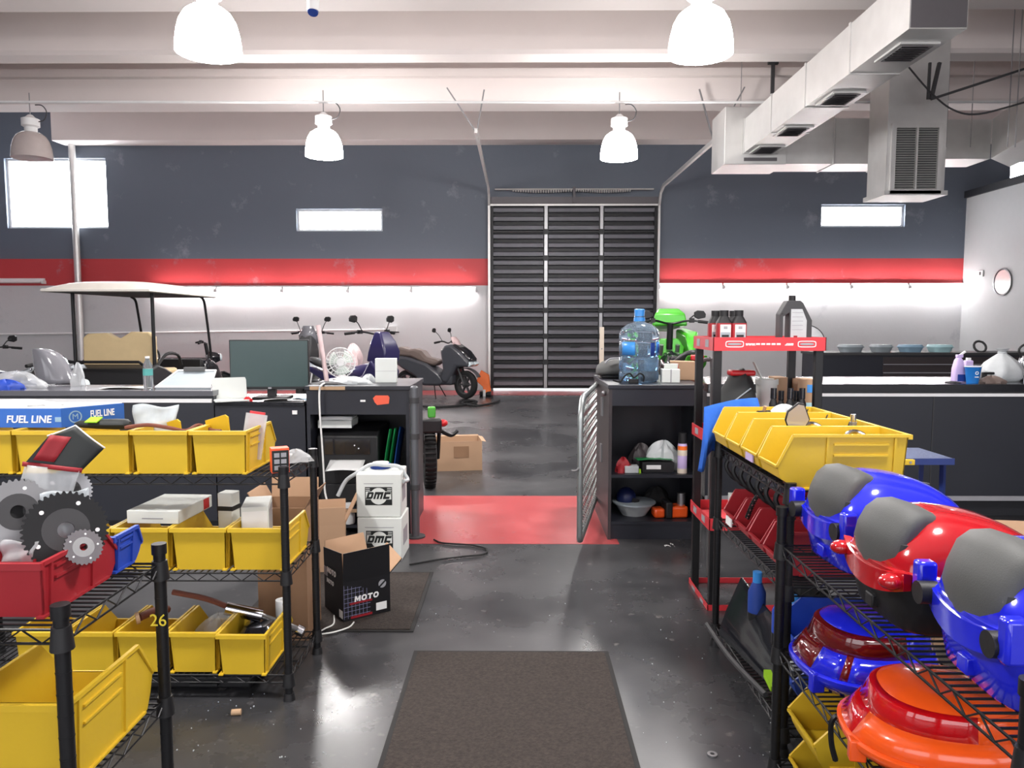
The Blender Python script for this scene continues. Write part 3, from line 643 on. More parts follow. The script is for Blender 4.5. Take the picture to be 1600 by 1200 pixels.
# ================================================================ hopper bins
def make_bin(L, W, H, mat, lip=.45, notch=.22, d=.008, ins=.03):
    """origin at base centre; high back at +Y, low lip at -Y"""
    t = T('hopper_bin', 'hopper bin', 'bin'); th = .004; l2 = L/2; w2 = W/2; b2 = w2-d-.006
    def side(s):
        prof = [(l2-.012, 0), (l2, H), (-l2+L*notch, H), (-l2, H*lip), (-l2+.012, H*.2), (-l2+ins, 0)]
        f = lambda y, z, o: (s*(b2+(w2-.006-b2)*z/H-o), y, z)
        return MB().loft([[f(y, z, 0) for y, z in prof], [f(y, z, th) for y, z in prof]])
    for s in (-1, 1):
        p = side(s).build('side_wall', mat, t, smooth=0); ft = lambda z: s*(b2+(w2-.006-b2)*z/H)
        for k, z in enumerate((H*.82, H*.62)): MB().obox((ft(z)+s*.003, l2-L*.36, z), (.007, L*.42, .006)).build('rib', mat, p, smooth=0)
        for y in (l2-L*.1, l2-L*.62): MB().add(*(lambda a: ([(ft(0)+s*a_, y+b_, 0.004) for a_, b_ in ((0,-.004),(.006,-.004),(.006,.004),(0,.004))]+[(ft(H-.01)+s*a_, y+b_, H-.01) for a_, b_ in ((0,-.004),(.006,-.004),(.006,.004),(0,.004))], [(0,1,2,3),(4,5,6,7),(0,1,5,4),(1,2,6,5),(2,3,7,6),(3,0,4,7)]))(0)).build('rib', mat, p, smooth=0)
        MB().bar((s*(w2-.004), l2, H-.004), (s*(w2-.004), -l2+L*notch, H-.004), .010, .010).bar((s*(w2-.004), -l2+L*notch, H-.004), (s*(b2+(w2-.006-b2)*lip), -l2, H*lip), .008, .008).build('side_rim', mat, t, smooth=0)
    MB().loft([[(-b2,l2-.012,0),(b2,l2-.012,0),(w2-.006,l2,H),(-w2+.006,l2,H)],[(-b2,l2-.012-th,0),(b2,l2-.012-th,0),(w2-.006,l2-th,H),(-w2+.006,l2-th,H)]]).build('back_wall', mat, t, smooth=0)
    MB().box(-w2, w2, l2-.003, l2+.012, H-.016, H).build('hang_rim', mat, t, smooth=0)
    wl = b2+(w2-.006-b2)*lip
    MB().loft([[(-b2,-l2+ins+o,0),(b2,-l2+ins+o,0),(b2,-l2+.012+o,H*.2),(wl,-l2+o,H*lip),(-wl,-l2+o,H*lip),(-b2,-l2+.012+o,H*.2)] for o in (0, th)]).build('front_lip', mat, t, smooth=0)
    MB().box(-wl, wl, -l2-.006, -l2+.004, H*lip-.008, H*lip).build('lip_rim', mat, t, smooth=0)
    MB().box(-b2, b2, -l2+ins, l2-.012, 0.002, .006).build('floor_panel', mat, t, smooth=0)
    for s in (-1, 1): MB().box(s*b2-.008, s*b2+.01, -l2+ins+.02, l2+.002, 0, .006).build('foot_rail', mat, t, smooth=0)
    return t
used = {}
def put_bin(key, args, loc, rz, label, group):
    if key not in used: used[key] = make_bin(*args); o = used[key]; o.location = loc; o.rotation_euler = (0,0,rz); o['label'] = label; o['group'] = group; return o
    return dup(used[key], loc, rz, label, group)
G = .0045
ky = ('y', (.375, .232, .178, 'yellow'))
for k, lab in enumerate(('end bin beside the orange box', 'second from the orange box, strap on top', 'third bin, under the dark glove', 'under the blue fuel line box', 'cut by the left picture edge')):
    put_bin(*ky, (-1.205-.238*k, BY0+.205, ZB[2]+G), PI, 'yellow bin on the top left shelf, '+lab, 'yellow bins on the left shelf top tier')
for k, lab in enumerate(('end bin holding cartons by the post', 'empty bin second from the post', 'bin under the flat white box', 'bin behind the blue bin')):
    put_bin(*ky, (-1.062-.237*k, BY0+.205, ZB[1]+G), PI, 'yellow bin on the middle left shelf, '+lab, 'yellow bins on the left shelf middle tier')
kb = ('yb', (.37, .205, .175, 'yellow'))
for k, (x, lab) in enumerate(((-1.125,'end bin holding a black lid and silver pipe'), (-1.335,'second bin from the end, clear bag inside'), (-1.548,'third from the end, behind the numbered post'), (-1.76,'fourth from the end, behind the big near bin'), (-1.97,'leftmost at the picture edge'))):
    put_bin(*kb, (x, BY0+(.19 if k else .17), ZB[0]+G), PI, 'yellow bin on the bottom left shelf, '+lab, 'yellow bins on the left shelf bottom tier')
put_bin('big', (.4, .28, .215, 'yellow'), (AX-.145, AY0+.225, ZA0+G), PI, 'large yellow hopper bin nearest at lower left', 'bins on the nearest left unit')
put_bin('red', (.33, .30, .135, 'red_bin'), (AX-.215, AY0+.215, ZA1+G), PI, 'red hopper bin full of sprockets nearest at left', 'bins on the nearest left unit')
bl = put_bin('blue', (.15, .2, .105, 'blue_bin'), (AX-.165, AY1-.025, ZA1+G), PI, 'small blue hopper bin right behind the red sprocket bin', 'bins on the nearest left unit')
kr = ('yr', (.45, .212, .195, 'yellow', .44, .11, .008, .075))
rb = []
for k, lab in enumerate(('nearest bin with its side to the camera', 'second nearest, mirror standing behind its rim', 'third from the camera', 'farthest, beside the blue cloth')):
    rb.append(put_bin(*kr, (CX+.178, CY0+.10+.216*k, ZC[2]+G), -PI/2, 'yellow bin on the right top shelf, '+lab, 'yellow bins on the right shelf top tier'))
for k, o in enumerate(rb):
    if k == 1: MB().box(-.04, .045, -.2275, -.222, .045, .08).build('label_card', 'lilac', o, smooth=0)
    if k == 0: continue
    MB().tube([(-.10,-.21+.08,.16),(-.112,-.215+.05,.15),(-.118,-.2+.02,.14)], .003, 5).build('cable_tie', 'black_plastic', o)
    MB().tube([(-.10,.21,.19),(-.09,.2,.175),(-.085,.19,.15)], .003, 5).build('cable_tie', 'black_plastic', o)
krd = ('rd', (.40, .17, .165, 'red_bin', .44, .12, .008, .06))
for k, lab in enumerate(('nearest', 'second nearest', 'third, under the black drive chain', 'farthest, with a white label')):
    o = put_bin(*krd, (CX+.2, CY0+.18+.18*k, ZC[1]+G), -PI/2, 'red hopper bin on the right shelf middle tier, '+lab, 'red bins on the right shelf middle tier')
    if k == 3: MB().box(-.04, .04, -.205, -.199, .02, .055).build('label_card', 'paper', o, smooth=0)

# ================================================================ things on the left shelves
bt = ZB[2]+G+.178
t = T('fuel_line_box', 'blue and white box of fuel line on the left bins', 'box', (PX(88,3.02), 3.02, bt+.002), 0)
fh = ZY(639,3.02)-bt-.002
def quad_box(t, A, B, h, mat, top, name='carton'):
    pass
fx0 = -.75; fa = R_(44); sx, sy = math.cos(fa)*.21, math.sin(fa)*.30
MB().loft([[(fx0,0,0),(0,0,0),(sx,sy,0),(fx0,sy,0)],[(fx0,0,fh),(0,0,fh),(sx,sy,fh),(fx0,sy,fh)]]).build('carton', 'fuel_blue', t, smooth=0)
MB().loft([[(fx0,0.003,fh),(-.004,0.003,fh),(sx-.008,sy,fh),(fx0,sy,fh)],[(fx0,0.003,fh+.003),(-.004,0.003,fh+.003),(sx-.008,sy,fh+.003),(fx0,sy,fh+.003)]]).build('lid', 'paper', t, smooth=0)
text('lettering', 'FUEL LINE', .042, (-.135, -.001, fh*.42), FR, 'ink_white', t, shear=.15, bold=.0008)
MB().box(-.025, .0, -.0012, 0, fh*.3, fh*.55).build('printed_mark', 'tub_blue', t, smooth=0)
ang = math.atan2(sy, sx); 
def on_side(u): return Vector((math.cos(ang), math.sin(ang), 0))*u + Vector((math.sin(ang), -math.cos(ang), 0))*.001
p = on_side(.165); text('lettering', 'FUEL LINE', .04, (p.x,p.y,fh*.56), (PI/2,0,ang), 'ink_white', t, bold=.0008, sx=.56)
p = on_side(.055); o = MB().lathe([(.021,0),(.026,0),(.026,.001),(.021,.001),(.021,0)], 24).build('emblem', 'tub_blue', t, loc=(p.x,p.y,fh*.5), rot=(PI/2,0,ang))
text('emblem_letters', 'M', .034, (p.x,p.y,fh*.5), (PI/2,0,ang), 'tub_blue', t)
def crumple(name, label, cat, loc, sx, sy, sz, mat, seed=1, rz=0, group=None, amp=.35, n=22, m=12):
    rnd = random.Random(seed); ph = [rnd.uniform(0, 6.28) for _ in range(8)]; rings = []
    for i in range(m+1):
        a = PI*.5*(i/m); r0 = max(math.cos(a), .03); z = math.sin(a)
        ring = []
        for k in range(n):
            t_ = 2*PI*k/n; q = 1+amp*(.5*math.sin(3*t_+ph[0]+2*z)+.3*math.sin(7*t_+ph[1]-3*z)+.25*math.sin(11*t_+ph[2]+6*z))*(.4+.6*(1-z*.5))
            ring.append((sx*r0*q*math.cos(t_), sy*r0*q*math.sin(t_), sz*z*(1+amp*.3*math.sin(4*t_+ph[3]))))
        rings.append(ring)
    return tag(MB().loft(rings).build(name, mat, None, loc=loc, rot=(0,0,rz), smooth=30), label, cat, group)
crumple('crumpled_paper', 'crumpled paper and plastic lying on the fuel line box', 'paper', (PX(20,3.1), 3.12, bt+fh+.006), .16, .06, .022, 'paper', 3)
# padded pouch
pw = T('padded_pouch', 'dark padded pouch lying across the left yellow bins', 'pouch', (PX(155,3.0), 2.99, bt+.001))
MB().loft([[(x, r*.7*math.cos(a), .02+r*math.sin(a)*.5) for a in [2*PI*k/12 for k in range(12)]] for x, r in ((-.11,.015),(-.09,.03),(-.02,.04),(.06,.045),(.1,.042),(.115,.02))]).build('pouch_body', 'ink_black', pw)
MB().box(-.05,.0,-.03,.02,.041,.045).build('patch', 'lime', pw, smooth=0, rot=(.3,0,0))
def bag_sheet(name, label, loc, w, h, mat='bag', tilt=-.2, rz=0, amp=.012, hdr=None, cat='bag', th=.004):
    t = T(name, label, cat, loc, rot=(tilt,0,rz))
    MB().sheet(lambda u, v: ((u-.5)*w*(1-.08*math.sin(v*5)), amp*math.sin(u*9+v*4)+amp*math.sin(v*13-u*5), v*h*(1+.04*math.sin(u*7))), 14, 14).build('film', mat, t, solid=th)
    return t
bag_sheet('clear_bag', 'clear plastic bag standing up in a top left yellow bin', (PX(228,3.08), 3.1, bt-.1), .18, .185, 'bag_film' if 'bag_film' in MATS else (pm('bag_film', (200,208,212), .2, alpha=.6, var=.15, scale=30) and 'bag_film'), amp=.004)
st_ = T('leather_strap', 'brown strap lying over the top left bins', 'strap', (PX(200,2.97), 2.97, bt)); b0 = st_.location
MB().tube(curve([P(195,668,2.97)-Vector(b0), P(230,664,2.99)-Vector(b0), P(262,668,3.0)-Vector(b0), P(290,673,3.02)-Vector(b0), P(310,664,3.1)-Vector(b0), P(330,672,3.1)-Vector(b0), P(345,674,3.0)-Vector(b0)], 5), .008, 6).build('band', 'brown', st_)
for k, (px, hh) in enumerate(((262, .2), (338, .22))):   # tall yellow dividers standing in bins
    o = T('bin_divider', 'yellow plastic divider standing in the %s top left bin from the end' % ('second', 'end')[k], 'divider', (PX(px,3.12), 3.14, ZB[2]+.012), rot=(R_(8),0,R_(-18)))
    MB().loft([[(-.055,-.003,0),(.055,-.003,0),(.06,-.003,hh-.01),(.045,-.003,hh),(-.06,-.003,hh-.03)],[(-.055,.003,0),(.055,.003,0),(.06,.003,hh-.01),(.045,.003,hh),(-.06,.003,hh-.03)]]).build('plate', 'yellow', o, smooth=0); MB().box(-.055,.055,-.008,.008,0,.01).build('base', 'yellow', o, smooth=0)
o = T('carded_part', 'red carded part in clear packaging in the end top left bin', 'package', (PX(386,3.1), 3.1, bt-.14), rot=(R_(-6),R_(8),0))
MB().box(-.032,.032,-.004,.004,.0,.2).build('card', 'red_part', o, smooth=0); MB().box(-.045,.045,-.012,-.004,0,.19).build('film', 'bag', o, smooth=0)
o = T('spark_box', 'small orange and black parts box on the top left shelf end', 'box', (PX(430,3.0), 3.01, ZB[2]+G), R_(25))
MB().box(-.035,.035,-.03,.03,0,.1).build('carton', 'orange_box' if 'orange_box' in MATS else (pm('orange_box', (236,92,52), .5) and 'orange_box'), o, smooth=0); MB().box(-.033,.033,-.032,-.03,.003,.092).build('printed_face', 'ink_black', o, smooth=0)
for k in range(3): 
    for j in range(2): MB().box(-.025+j*.027,-.004+j*.027,-.0335,-.032,.012+k*.026,.03+k*.026).build('print_block', 'ink_grey', o, smooth=0)
crumple('loose_hardware_bag', 'clear bag of small orange hardware on the top left shelf corner', 'bag', (PX(452,3.2), 3.24, ZB[2]+G), .07, .05, .05, 'bag', 8)
# middle shelf
mt = ZB[1]+G+.178
o = T('flat_white_box', 'flat white carton lying on the middle left bins', 'box', (PX(248,3.02)+.0, 3.0, mt+.002), R_(-3))
a_ = PX(183,3.0)-o.location.x; b_ = PX(268,3.0)-o.location.x; hh = ZY(800,3.0)-mt
MB().box(a_, b_, 0, .3, 0, hh).build('carton', 'white_card', o, bev=.003); text('lettering', 'GENUINE PARTS', .011, ((a_+b_)/2, -.001, hh*.4), FR, 'ink_grey', o) if False else MB().box((a_+b_)/2-.045, (a_+b_)/2+.045, -.001, 0, hh*.36, hh*.44).build('printed_line', 'ink_grey', o, smooth=0)
MB().box(b_, b_+.0015, .22, .27, .005, hh-.005).build('printed_band', 'red_part', o, smooth=0)
o = T('white_carton', 'upright white carton with scribbles in the end middle left bin', 'box', (PX(392,3.08), 3.06, mt-.16), R_(14)); MB().box(-.055,.055,-.0,.2,0,.22).build('carton', 'white_card', o, bev=.003); MB().box(.0555,.057,.02,.18,.05,.2).build('printed_face', 'ink_grey', o, smooth=0); MB().box(-.05,.05,-.0015,0,.05,.2).build('tape_strip', 'paper', o, smooth=0)
o = T('white_tape_box', 'small pale box with black strap behind the empty middle left bin', 'box', (PX(350,3.3), 3.29, ZB[1]+G), R_(-8)); MB().box(-.035,.035,-.035,.035,0,.25).build('carton', 'white_card', o, bev=.004); MB().box(-.037,.037,-.037,.037,.17,.19).build('strap', 'ink_black', o, smooth=0)
def open_carton(name, label, loc, w, d, h, rz, mat='cardboard', inner='card_dark', flaps=((1,.5,.15),(1,.5,.15),(1,.5,.15),(1,.5,.15)), wob=0):
    """flaps: (present, length ratio, outward lean in radians from vertical) for front, right, back, left"""
    t = T(name, label, 'box', loc, rz); th = .004; w2, d2 = w/2, d/2
    m = MB().box(-w2,w2,-d2,-d2+th,0,h).box(-w2,w2,d2-th,d2,0,h).box(-w2,-w2+th,-d2+th,d2-th,0,h).box(w2-th,w2,-d2+th,d2-th,0,h).box(-w2+th,w2-th,-d2+th,d2-th,0,th)
    m.build('box_body', mat, t, smooth=0)
    spec = (((-w2,-d2),(w2,-d2),(0,-1)), ((w2,-d2),(w2,d2),(1,0)), ((w2,d2),(-w2,d2),(0,1)), ((-w2,d2),(-w2,-d2),(-1,0)))
    for (a, b, n), (on, ln, lean) in zip(spec, flaps):
        if not on: continue
        l = ln*min(w, d); ox, oz = math.sin(lean)*l, math.cos(lean)*l
        tp = [(a[0]+n[0]*ox, a[1]+n[1]*ox, h+oz), (b[0]+n[0]*ox, b[1]+n[1]*ox, h+oz)]
        k = [(-n[0]*.003, -n[1]*.003)]
        q = [(a[0],a[1],h),(b[0],b[1],h),tp[1],tp[0]]
        MB().loft([q, [(x-n[0]*.003, y-n[1]*.003, z) for x, y, z in q]]).build('flap', mat, t, smooth=0)
        MB().loft([[(x-n[0]*.0035, y-n[1]*.0035, z+.001) for x, y, z in q], [(x-n[0]*.0045, y-n[1]*.0045, z+.001) for x, y, z in q]]).build('flap_liner', inner, t, smooth=0)
    return t
open_carton('open_cardboard_box', 'brown open cardboard box behind the end middle left bin', (PX(436,3.55), 3.62, 0), .24, .24, .66, 0, mat='card_dark', flaps=((0,.4,.2),(1,.35,.5),(1,.42,.1),(1,.35,.5)), inner='cardboard')
# bottom shelf contents
o = T('exhaust_pipe', 'silver exhaust pipe lying over the bottom left bins', 'exhaust', P(352,950,3.15)); b0 = Vector(o.location)
MB().cyl((0,0,0), P(408,962,3.2)-b0, .028, .03, n=16).build('silencer', 'chrome', o); MB().cyl(P(408,962,3.2)-b0, P(470,985,3.3)-b0, .014, n=12).build('tail_pipe', 'steel', o); MB().tube(curve([(0,0,.01), P(320,935,3.1)-b0, P(270,925,3.1)-b0], 5), .012, 8).build('header_pipe', 'brown', o); MB().cyl(P(464,983,3.3)-b0, P(474,988,3.3)-b0, .024, n=14).build('clamp', 'chrome', o)
o = T('header_pipe', 'rusty flanged pipe in the third bottom left bin', 'pipe', P(218,965,3.05)); b0 = Vector(o.location)
MB().tube(curve([(0,0,0), P(240,955,3.12)-b0, P(262,952,3.2)-b0], 4), .017, 10).build('tube', 'brown', o); MB().cyl((-.012,-.008,-.002),(.0,0,0), .026, n=12).build('flange', 'wood', o)
crumple('clear_parcel', 'crumpled clear bag in the second bottom left bin', 'bag', (-1.32, 3.16, ZB[0]+.05), .085, .11, .11, 'bag', 5)
o = T('black_lid', 'glossy black lid in the end bottom left bin', 'lid', (-1.125, 3.12, ZB[0]+.02), rot=(R_(-12),0,R_(15))); MB().loft([sup(.075,.13,3,20,z=0), sup(.08,.135,3,20,z=.09), sup(.06,.11,3,20,z=.115)]).build('shell', 'black_gloss', o)  # black lid lying tilted inside the bin
o = T('paper_roll', 'white paper roll beside the black lid in the end bottom left bin', 'roll', (-1.07, 3.27, ZB[0]+.1)); MB().lathe([(.012,0),(.03,0),(.03,.09),(.012,.09),(.012,0)], 18).build('roll_body', 'paper', o)
o = T('flat_black_case', 'flat black plastic case on the floor under the left shelf', 'case', (PX(330,3.1), 3.12, 0)); MB().box(-.3,.15,-.1,.1,0,.055).build('case_body', 'black_plastic', o, bev=.01); MB().box(-.1,.02,-.13,-.1,.02,.035).build('handle', 'black_plastic', o, bev=.004)
# sprockets in red bin
def sprocket(name, label, loc, rot, R0, teeth, mat, holes=5, th=.006):
    t = T(name, label, 'sprocket', loc, rot=rot, group='sprockets in the red bin'); n = teeth*4; ro = []; pr = [.93, 1.0, 1.0, .93]
    for k in range(n): a = 2*PI*k/n; q = R0*(pr[k % 4]); ro.append((q*math.cos(a), q*math.sin(a)))
    ri = [(R0*.42*math.cos(2*PI*k/n), R0*.42*math.sin(2*PI*k/n)) for k in range(n)]
    m = MB(); m.loft([[(x,y,-th/2) for x, y in ro], [(x,y,th/2) for x, y in ro], [(x,y,th/2) for x, y in ri], [(x,y,-th/2) for x, y in ri], [(x,y,-th/2) for x, y in ro]], False, False); m.build('toothed_ring', mat, t, smooth=30)
    MB().lathe([(R0*.2,-th*.6),(R0*.55,-th*.6),(R0*.55,th*.6),(R0*.2,th*.6),(R0*.2,-th*.6)], 28).build('hub', 'dark_grey' if mat != 'chrome' else 'steel', t)
    for k in range(holes): a = 2*PI*k/holes; MB().cyl((R0*.72*math.cos(a), R0*.72*math.sin(a), -th*.7), (R0*.72*math.cos(a), R0*.72*math.sin(a), th*.7), R0*.055, n=10).build('bolt_hole', 'ink_white', t)
    return t
rz_ = ZA1+.03
rx_ = AX-.215
sprocket('large_black_sprocket', 'large black sprocket standing at the front of the red bin', P(103,828,1.82), (R_(72), R_(10), R_(40)), .098, 42, 'black_metal')
sprocket('toothed_sprocket', 'black sprocket with bright teeth behind the large one', P(72,795,1.90), (R_(70), 0, R_(45)), .095, 42, 'black_metal')
sprocket('bagged_sprocket', 'grey sprocket in the leftmost clear bag', P(28,800,1.84), (R_(70), 0, R_(40)), .085, 38, 'steel')
sprocket('small_silver_sprocket', 'small silver sprocket lying against the red bin side', P(130,855,1.78), (R_(65), 0, R_(50)), .045, 26, 'chrome')
sprocket('back_sprocket', 'brass-centred sprocket at the back of the red bin', P(105,768,2.0), (R_(75), 0, R_(30)), .062, 34, 'steel')
hb = T('header_card_bag', 'clear bag with dark printed header card in the red bin', 'bag', P(40,850,1.86), rot=(R_(-12), R_(8), R_(6)))
MB().sheet(lambda u, v: ((u-.5)*.14+.03*v, .01*math.sin(u*8+v*3), v*.2), 10, 10).build('film', 'bag', hb, solid=.003)
MB().sheet(lambda u, v: ((u-.5)*.145+.03+.045*v, .008*math.sin(u*6)-.004, .2+v*.115*(1-.75*abs(u-.42))), 12, 8).build('header_card', 'ink_black', hb, solid=.002)
MB().sheet(lambda u, v: ((u-.5)*.05+.005+.03*v, -.0085+.006*math.sin(u*2), .215+v*.07), 4, 4).build('red_print', 'ink_red', hb, solid=.001)
MB().sheet(lambda u, v: ((u-.5)*.15+.03, .008*math.sin(u*6)-.006, .196+v*.012), 12, 2).build('red_edge', 'ink_red', hb, solid=.002)
MB().sheet(lambda u, v: ((u-.5)*.15+.03+.045, .008*math.sin(u*6)-.004, .2+.115*(1-.75*abs(u-.42))+v*.004), 12, 1).build('torn_edge', 'paper', hb, solid=.002)
bag_sheet('translucent_sleeve', 'translucent plastic sleeve between the two black sprockets', P(105,840,1.86), .10, .12, 'bag_film', tilt=-.1, rz=R_(35), amp=.003)
bag_sheet('front_zip_bag', 'small clear zip bag at the left front of the red bin', P(22,905,1.75), .09, .09, 'bag', tilt=-.25, rz=R_(-8), amp=.004)
for k, (px, py, Y) in enumerate(((180,1195,2.0), (285,1197,2.2))):
    q = P(px, py, Y); o = tag(MB().lathe([(0,0),(.02,.0),(.026,.012),(.02,.03),(0,.04)], 16).build('chrome_ball', 'chrome', None, loc=(q.x, q.y, ZA0+G if k == 0 else 0)), ('chrome ball on the nearest left unit lower shelf edge', 'silver ball on the floor beside the nearest left unit')[k], 'ball')
# ================================================================ counter-top things at left
q = P(232,606,5.45); t = T('water_bottle', 'small clear water bottle with green label on the left counter', 'bottle', (q.x, 5.45, cz))
bh = ZY(557,5.45)-cz
MB().lathe([(.0,0),(.03,0),(.034,.02),(.034,bh*.62),(.031,bh*.66),(.034,bh*.72),(.014,bh*.9),(.014,bh*.95)], 20).build('bottle_body', 'clear', t); MB().lathe([(0,bh*.94),(.016,bh*.94),(.016,bh),(0,bh)], 16).build('cap', 'ink_white', t); MB().lathe([(.0348,bh*.42),(.0348,bh*.62)], 20).build('label_band', 'green_label' if 'green_label' in MATS else (pm('green_label', (90,170,165), .5) and 'green_label'), t)
t = T('letter_tray', 'white document tray tilted on the left counter', 'tray', (PX(293,5.55), 5.55, cz)); w_ = .42
MB().loft([[(-.21,-.1,.012),(.2,-.1,.012),(.16,.1,.12),(-.13,.1,.12)],[(-.21,-.1,.0),(.2,-.1,.0),(.16,.11,.11),(-.13,.11,.11)]]).build('base', 'tub_grey', t, smooth=0)
MB().tube([(-.21,-.1,.014),(.2,-.1,.014),(.16,.1,.125),(-.13,.1,.125)], .009, 6, closed=True).build('frame', 'ink_white', t); MB().box(-.08,.08,.08,.12,.12,.15).build('clip', 'grey_plastic', t)
t = T('monitor', 'large dark computer monitor on the low desk', 'monitor', (PX(419,5.52), 5.52, dz), R_(3)); mw = (PX(481,5.5)-PX(358,5.5)); m0 = ZY(609,5.5)-dz; m1 = ZY(531,5.5)-dz
MB().box(-mw/2, mw/2, 0, .035, m0, m1).build('bezel', 'black_plastic', t, bev=.004); MB().box(-mw/2+.008, mw/2-.008, -.003, 0, m0+.02, m1-.008).build('screen', 'screen', t, smooth=0); MB().box(-.012,.012,-.004,-.0,m0+.004,m0+.017).build('logo_mark', 'ink_grey', t, smooth=0)
MB().box(-.03,.03,.036,.08,.01,m0+.15).build('stand', 'black_plastic', t); MB().box(-.13,.13,-.02,.17,0,.012).build('stand_base', 'black_plastic', t, bev=.003)
t = T('laptop', 'open white laptop left of the monitor', 'laptop', (PX(358,5.36), 5.36, dz), R_(28)); MB().box(-.12,.12,-.08,.08,0,.012).build('keyboard_deck', 'white_card', t, bev=.003); MB().obox((-.0,.095,.085), (.24,.008,.16), (R_(-12),0,0)).build('lid', 'white_card', t, bev=.003)
paper('loose_papers', 'loose papers on the low desk under the monitor', (PX(440,5.38), 5.39, dz+.003), .3, .1, .1, .012); paper('green_papers', 'pale green papers at the desk end beside the podium', (PX(468,5.36), 5.37, dz+.008), .12, .1, -.3, .012, mat='tub_blue')
crumple('red_wrapper', 'small red and white wrapper right of the laptop', 'wrapper', (PX(383,5.35), 5.36, dz), .03, .025, .03, 'red_part', 4); 
t = T('white_stick', 'white plastic pipe leaning up from the podium top', 'pipe', P(511,598,5.75)); MB().cyl((0,0,0), P(497,508,5.75)-Vector(t.location), .018, n=10).build('tube', 'pink', t); MB().cyl((-.004,0,.0),(.0,0,.012), .021, n=10).build('end_cap', 'ink_grey', t)
t = T('desk_fan', 'pale green round desk fan on the podium cabinet', 'fan', (PX(533,5.8), 5.8, PZt)); fz = ZY(566,5.8)-PZt; fr_ = .115
MB().lathe([(0,0),(.07,0),(.075,.015),(.03,.03),(.018,.06),(0,.06)], 20).build('base', 'white_metal', t); MB().cyl((0,.02,.05),(0,.02,fz), .014, n=10).build('neck', 'white_metal', t)
m = MB()
for rr in (fr_, fr_*.7, fr_*.4): m.tube([(rr*math.cos(a), -.05-.02*(1-rr/fr_), fz+rr*math.sin(a)) for a in [2*PI*k/28 for k in range(28)]], .0035, 5, closed=True)
for k in range(24): a = 2*PI*k/24; m.tube([(.02*math.cos(a),-.075,fz+.02*math.sin(a)),(fr_*math.cos(a),-.05,fz+fr_*math.sin(a)),(fr_*math.cos(a),.0,fz+fr_*math.sin(a)),(.03*math.cos(a),.02,fz+.03*math.sin(a))], .0016, 4)
stuff(m.build('guard', 'white_metal', t))
for k in range(3):
    a0 = 2*PI*k/3; MB().sheet(lambda u, v: ((.02+u*.078)*math.cos(a0+v*1.3), -.03+.025*(v-.5), fz+(.02+u*.078)*math.sin(a0+v*1.3)), 5, 6).build('blade', 'fan_green', t, solid=.002)
MB().cyl((0,-.05,fz),(0,.05,fz), .03, n=14).build('motor', 'white_metal', t)
t = T('upright_carton', 'upright white card box on the podium cabinet', 'box', (PX(602,5.6), 5.6, PZt), R_(4)); MB().box(-.08,.08,-.012,.06,0,ZY(560,5.6)-PZt).build('carton', 'white_card', t, bev=.003); MB().box(-.08,.08,-.0135,-.012,ZY(580,5.6)-PZt,ZY(580,5.6)-PZt+.002).build('fold_line', 'ink_grey', t, smooth=0)
crumple('plastic_film_heap', 'heap of crumpled clear film on the podium cabinet', 'film', (PX(548,5.5), 5.5, PZt), .14, .09, .05, 'bag_grey', 11); crumple('dark_cloth_heap', 'dark cloth and film lying at the podium front edge', 'cloth', (PX(510,5.42), 5.42, PZt), .12, .05, .02, 'dark_grey', 12); crumple('grey_bag_heap', 'grey crumpled bag beside the upright white box', 'bag', (PX(575,5.62), 5.62, PZt), .05, .09, .06, 'bag_grey', 13)
t = T('white_cable', 'white cable hanging down the podium front to the floor', 'cable', (0,0,0))
pts = [P(512,598,5.6), P(503,601,5.26), P(499,612,5.24), P(500,650,5.23), P(503,690,5.23), P(506,740,5.23), P(509,775,5.22), P(520,800,5.15), P(535,830,5.0), P(530,850,4.9)]; MB().tube(curve(pts, 6), .007, 6).build('cord', 'skin_cable', t)
# boxes beside podium
def logo_box(loc, label, letters, rz, h, hose=False):
    t = T('white_carton', label, 'box', loc, rz, group='stacked white cartons'); w_ = .29; d_ = .29
    MB().box(-w_/2, w_/2, 0, d_, 0, h).build('carton', 'white_card', t, bev=.006)
    MB().box(-.088, .088, -.0012, 0, h*.28, h*.70).build('logo_block', 'ink_black', t, smooth=0)
    MB().lathe([(0,0),(.055,0),(.055,.001),(0,.001)], 32).build('logo_disc', 'white_card', t, loc=(0,-.0012,h*.49), rot=(PI/2,0,0))
    MB().box(-.082,.082,-.0026,-.0012,h*.415,h*.60).build('logo_band', 'white_card', t, smooth=0)
    block_text(letters, .046, .15, (0,-.0032,h*.507), 0, 'ink_black', t, .3)
    for k, zz in enumerate((.66, .62)): 
        for s in (-1, 1): MB().box(s*.07-.014, s*.07+.014, -.0025, -.0012, h*zz, h*zz+.004).build('logo_stripe', 'white_card', t, smooth=0)
    MB().box(-.095,.095,-.001,0,h*.77,h*.785).build('printed_line', 'ink_grey', t, smooth=0)
    MB().box(w_/2, w_/2+.001, .06, .22, h*.3, h*.68).build('side_logo', 'ink_grey', t, smooth=0)
    return t
BX_ = PX(588, 4.72); hb_ = (ZY(741,4.72))/2
logo_box((BX_, 4.72, 0), 'lower white carton with black logo, half hidden by the black box', 'DmC', R_(-1), hb_-.002)
logo_box((BX_-.004, 4.73, hb_), 'upper white carton with black logo beside the steel post', 'DmC', R_(1), hb_-.002)
t = T('flexible_hose', 'silver hose bent over the upper white carton', 'hose', (0,0,0)); zt_ = 2*hb_
pts = [P(528,775,4.85), P(540,752,4.85), P(556,740,4.82), (PX(575,4.85), 4.85, zt_+.035), (PX(598,4.85), 4.86, zt_+.03), (PX(620,4.87), 4.87, zt_+.02), P(633,742,4.87), P(637,750,4.85), P(630,752,4.8)]; MB().tube(curve(pts, 6), .013, 8).build('tube', 'bag_grey', t)
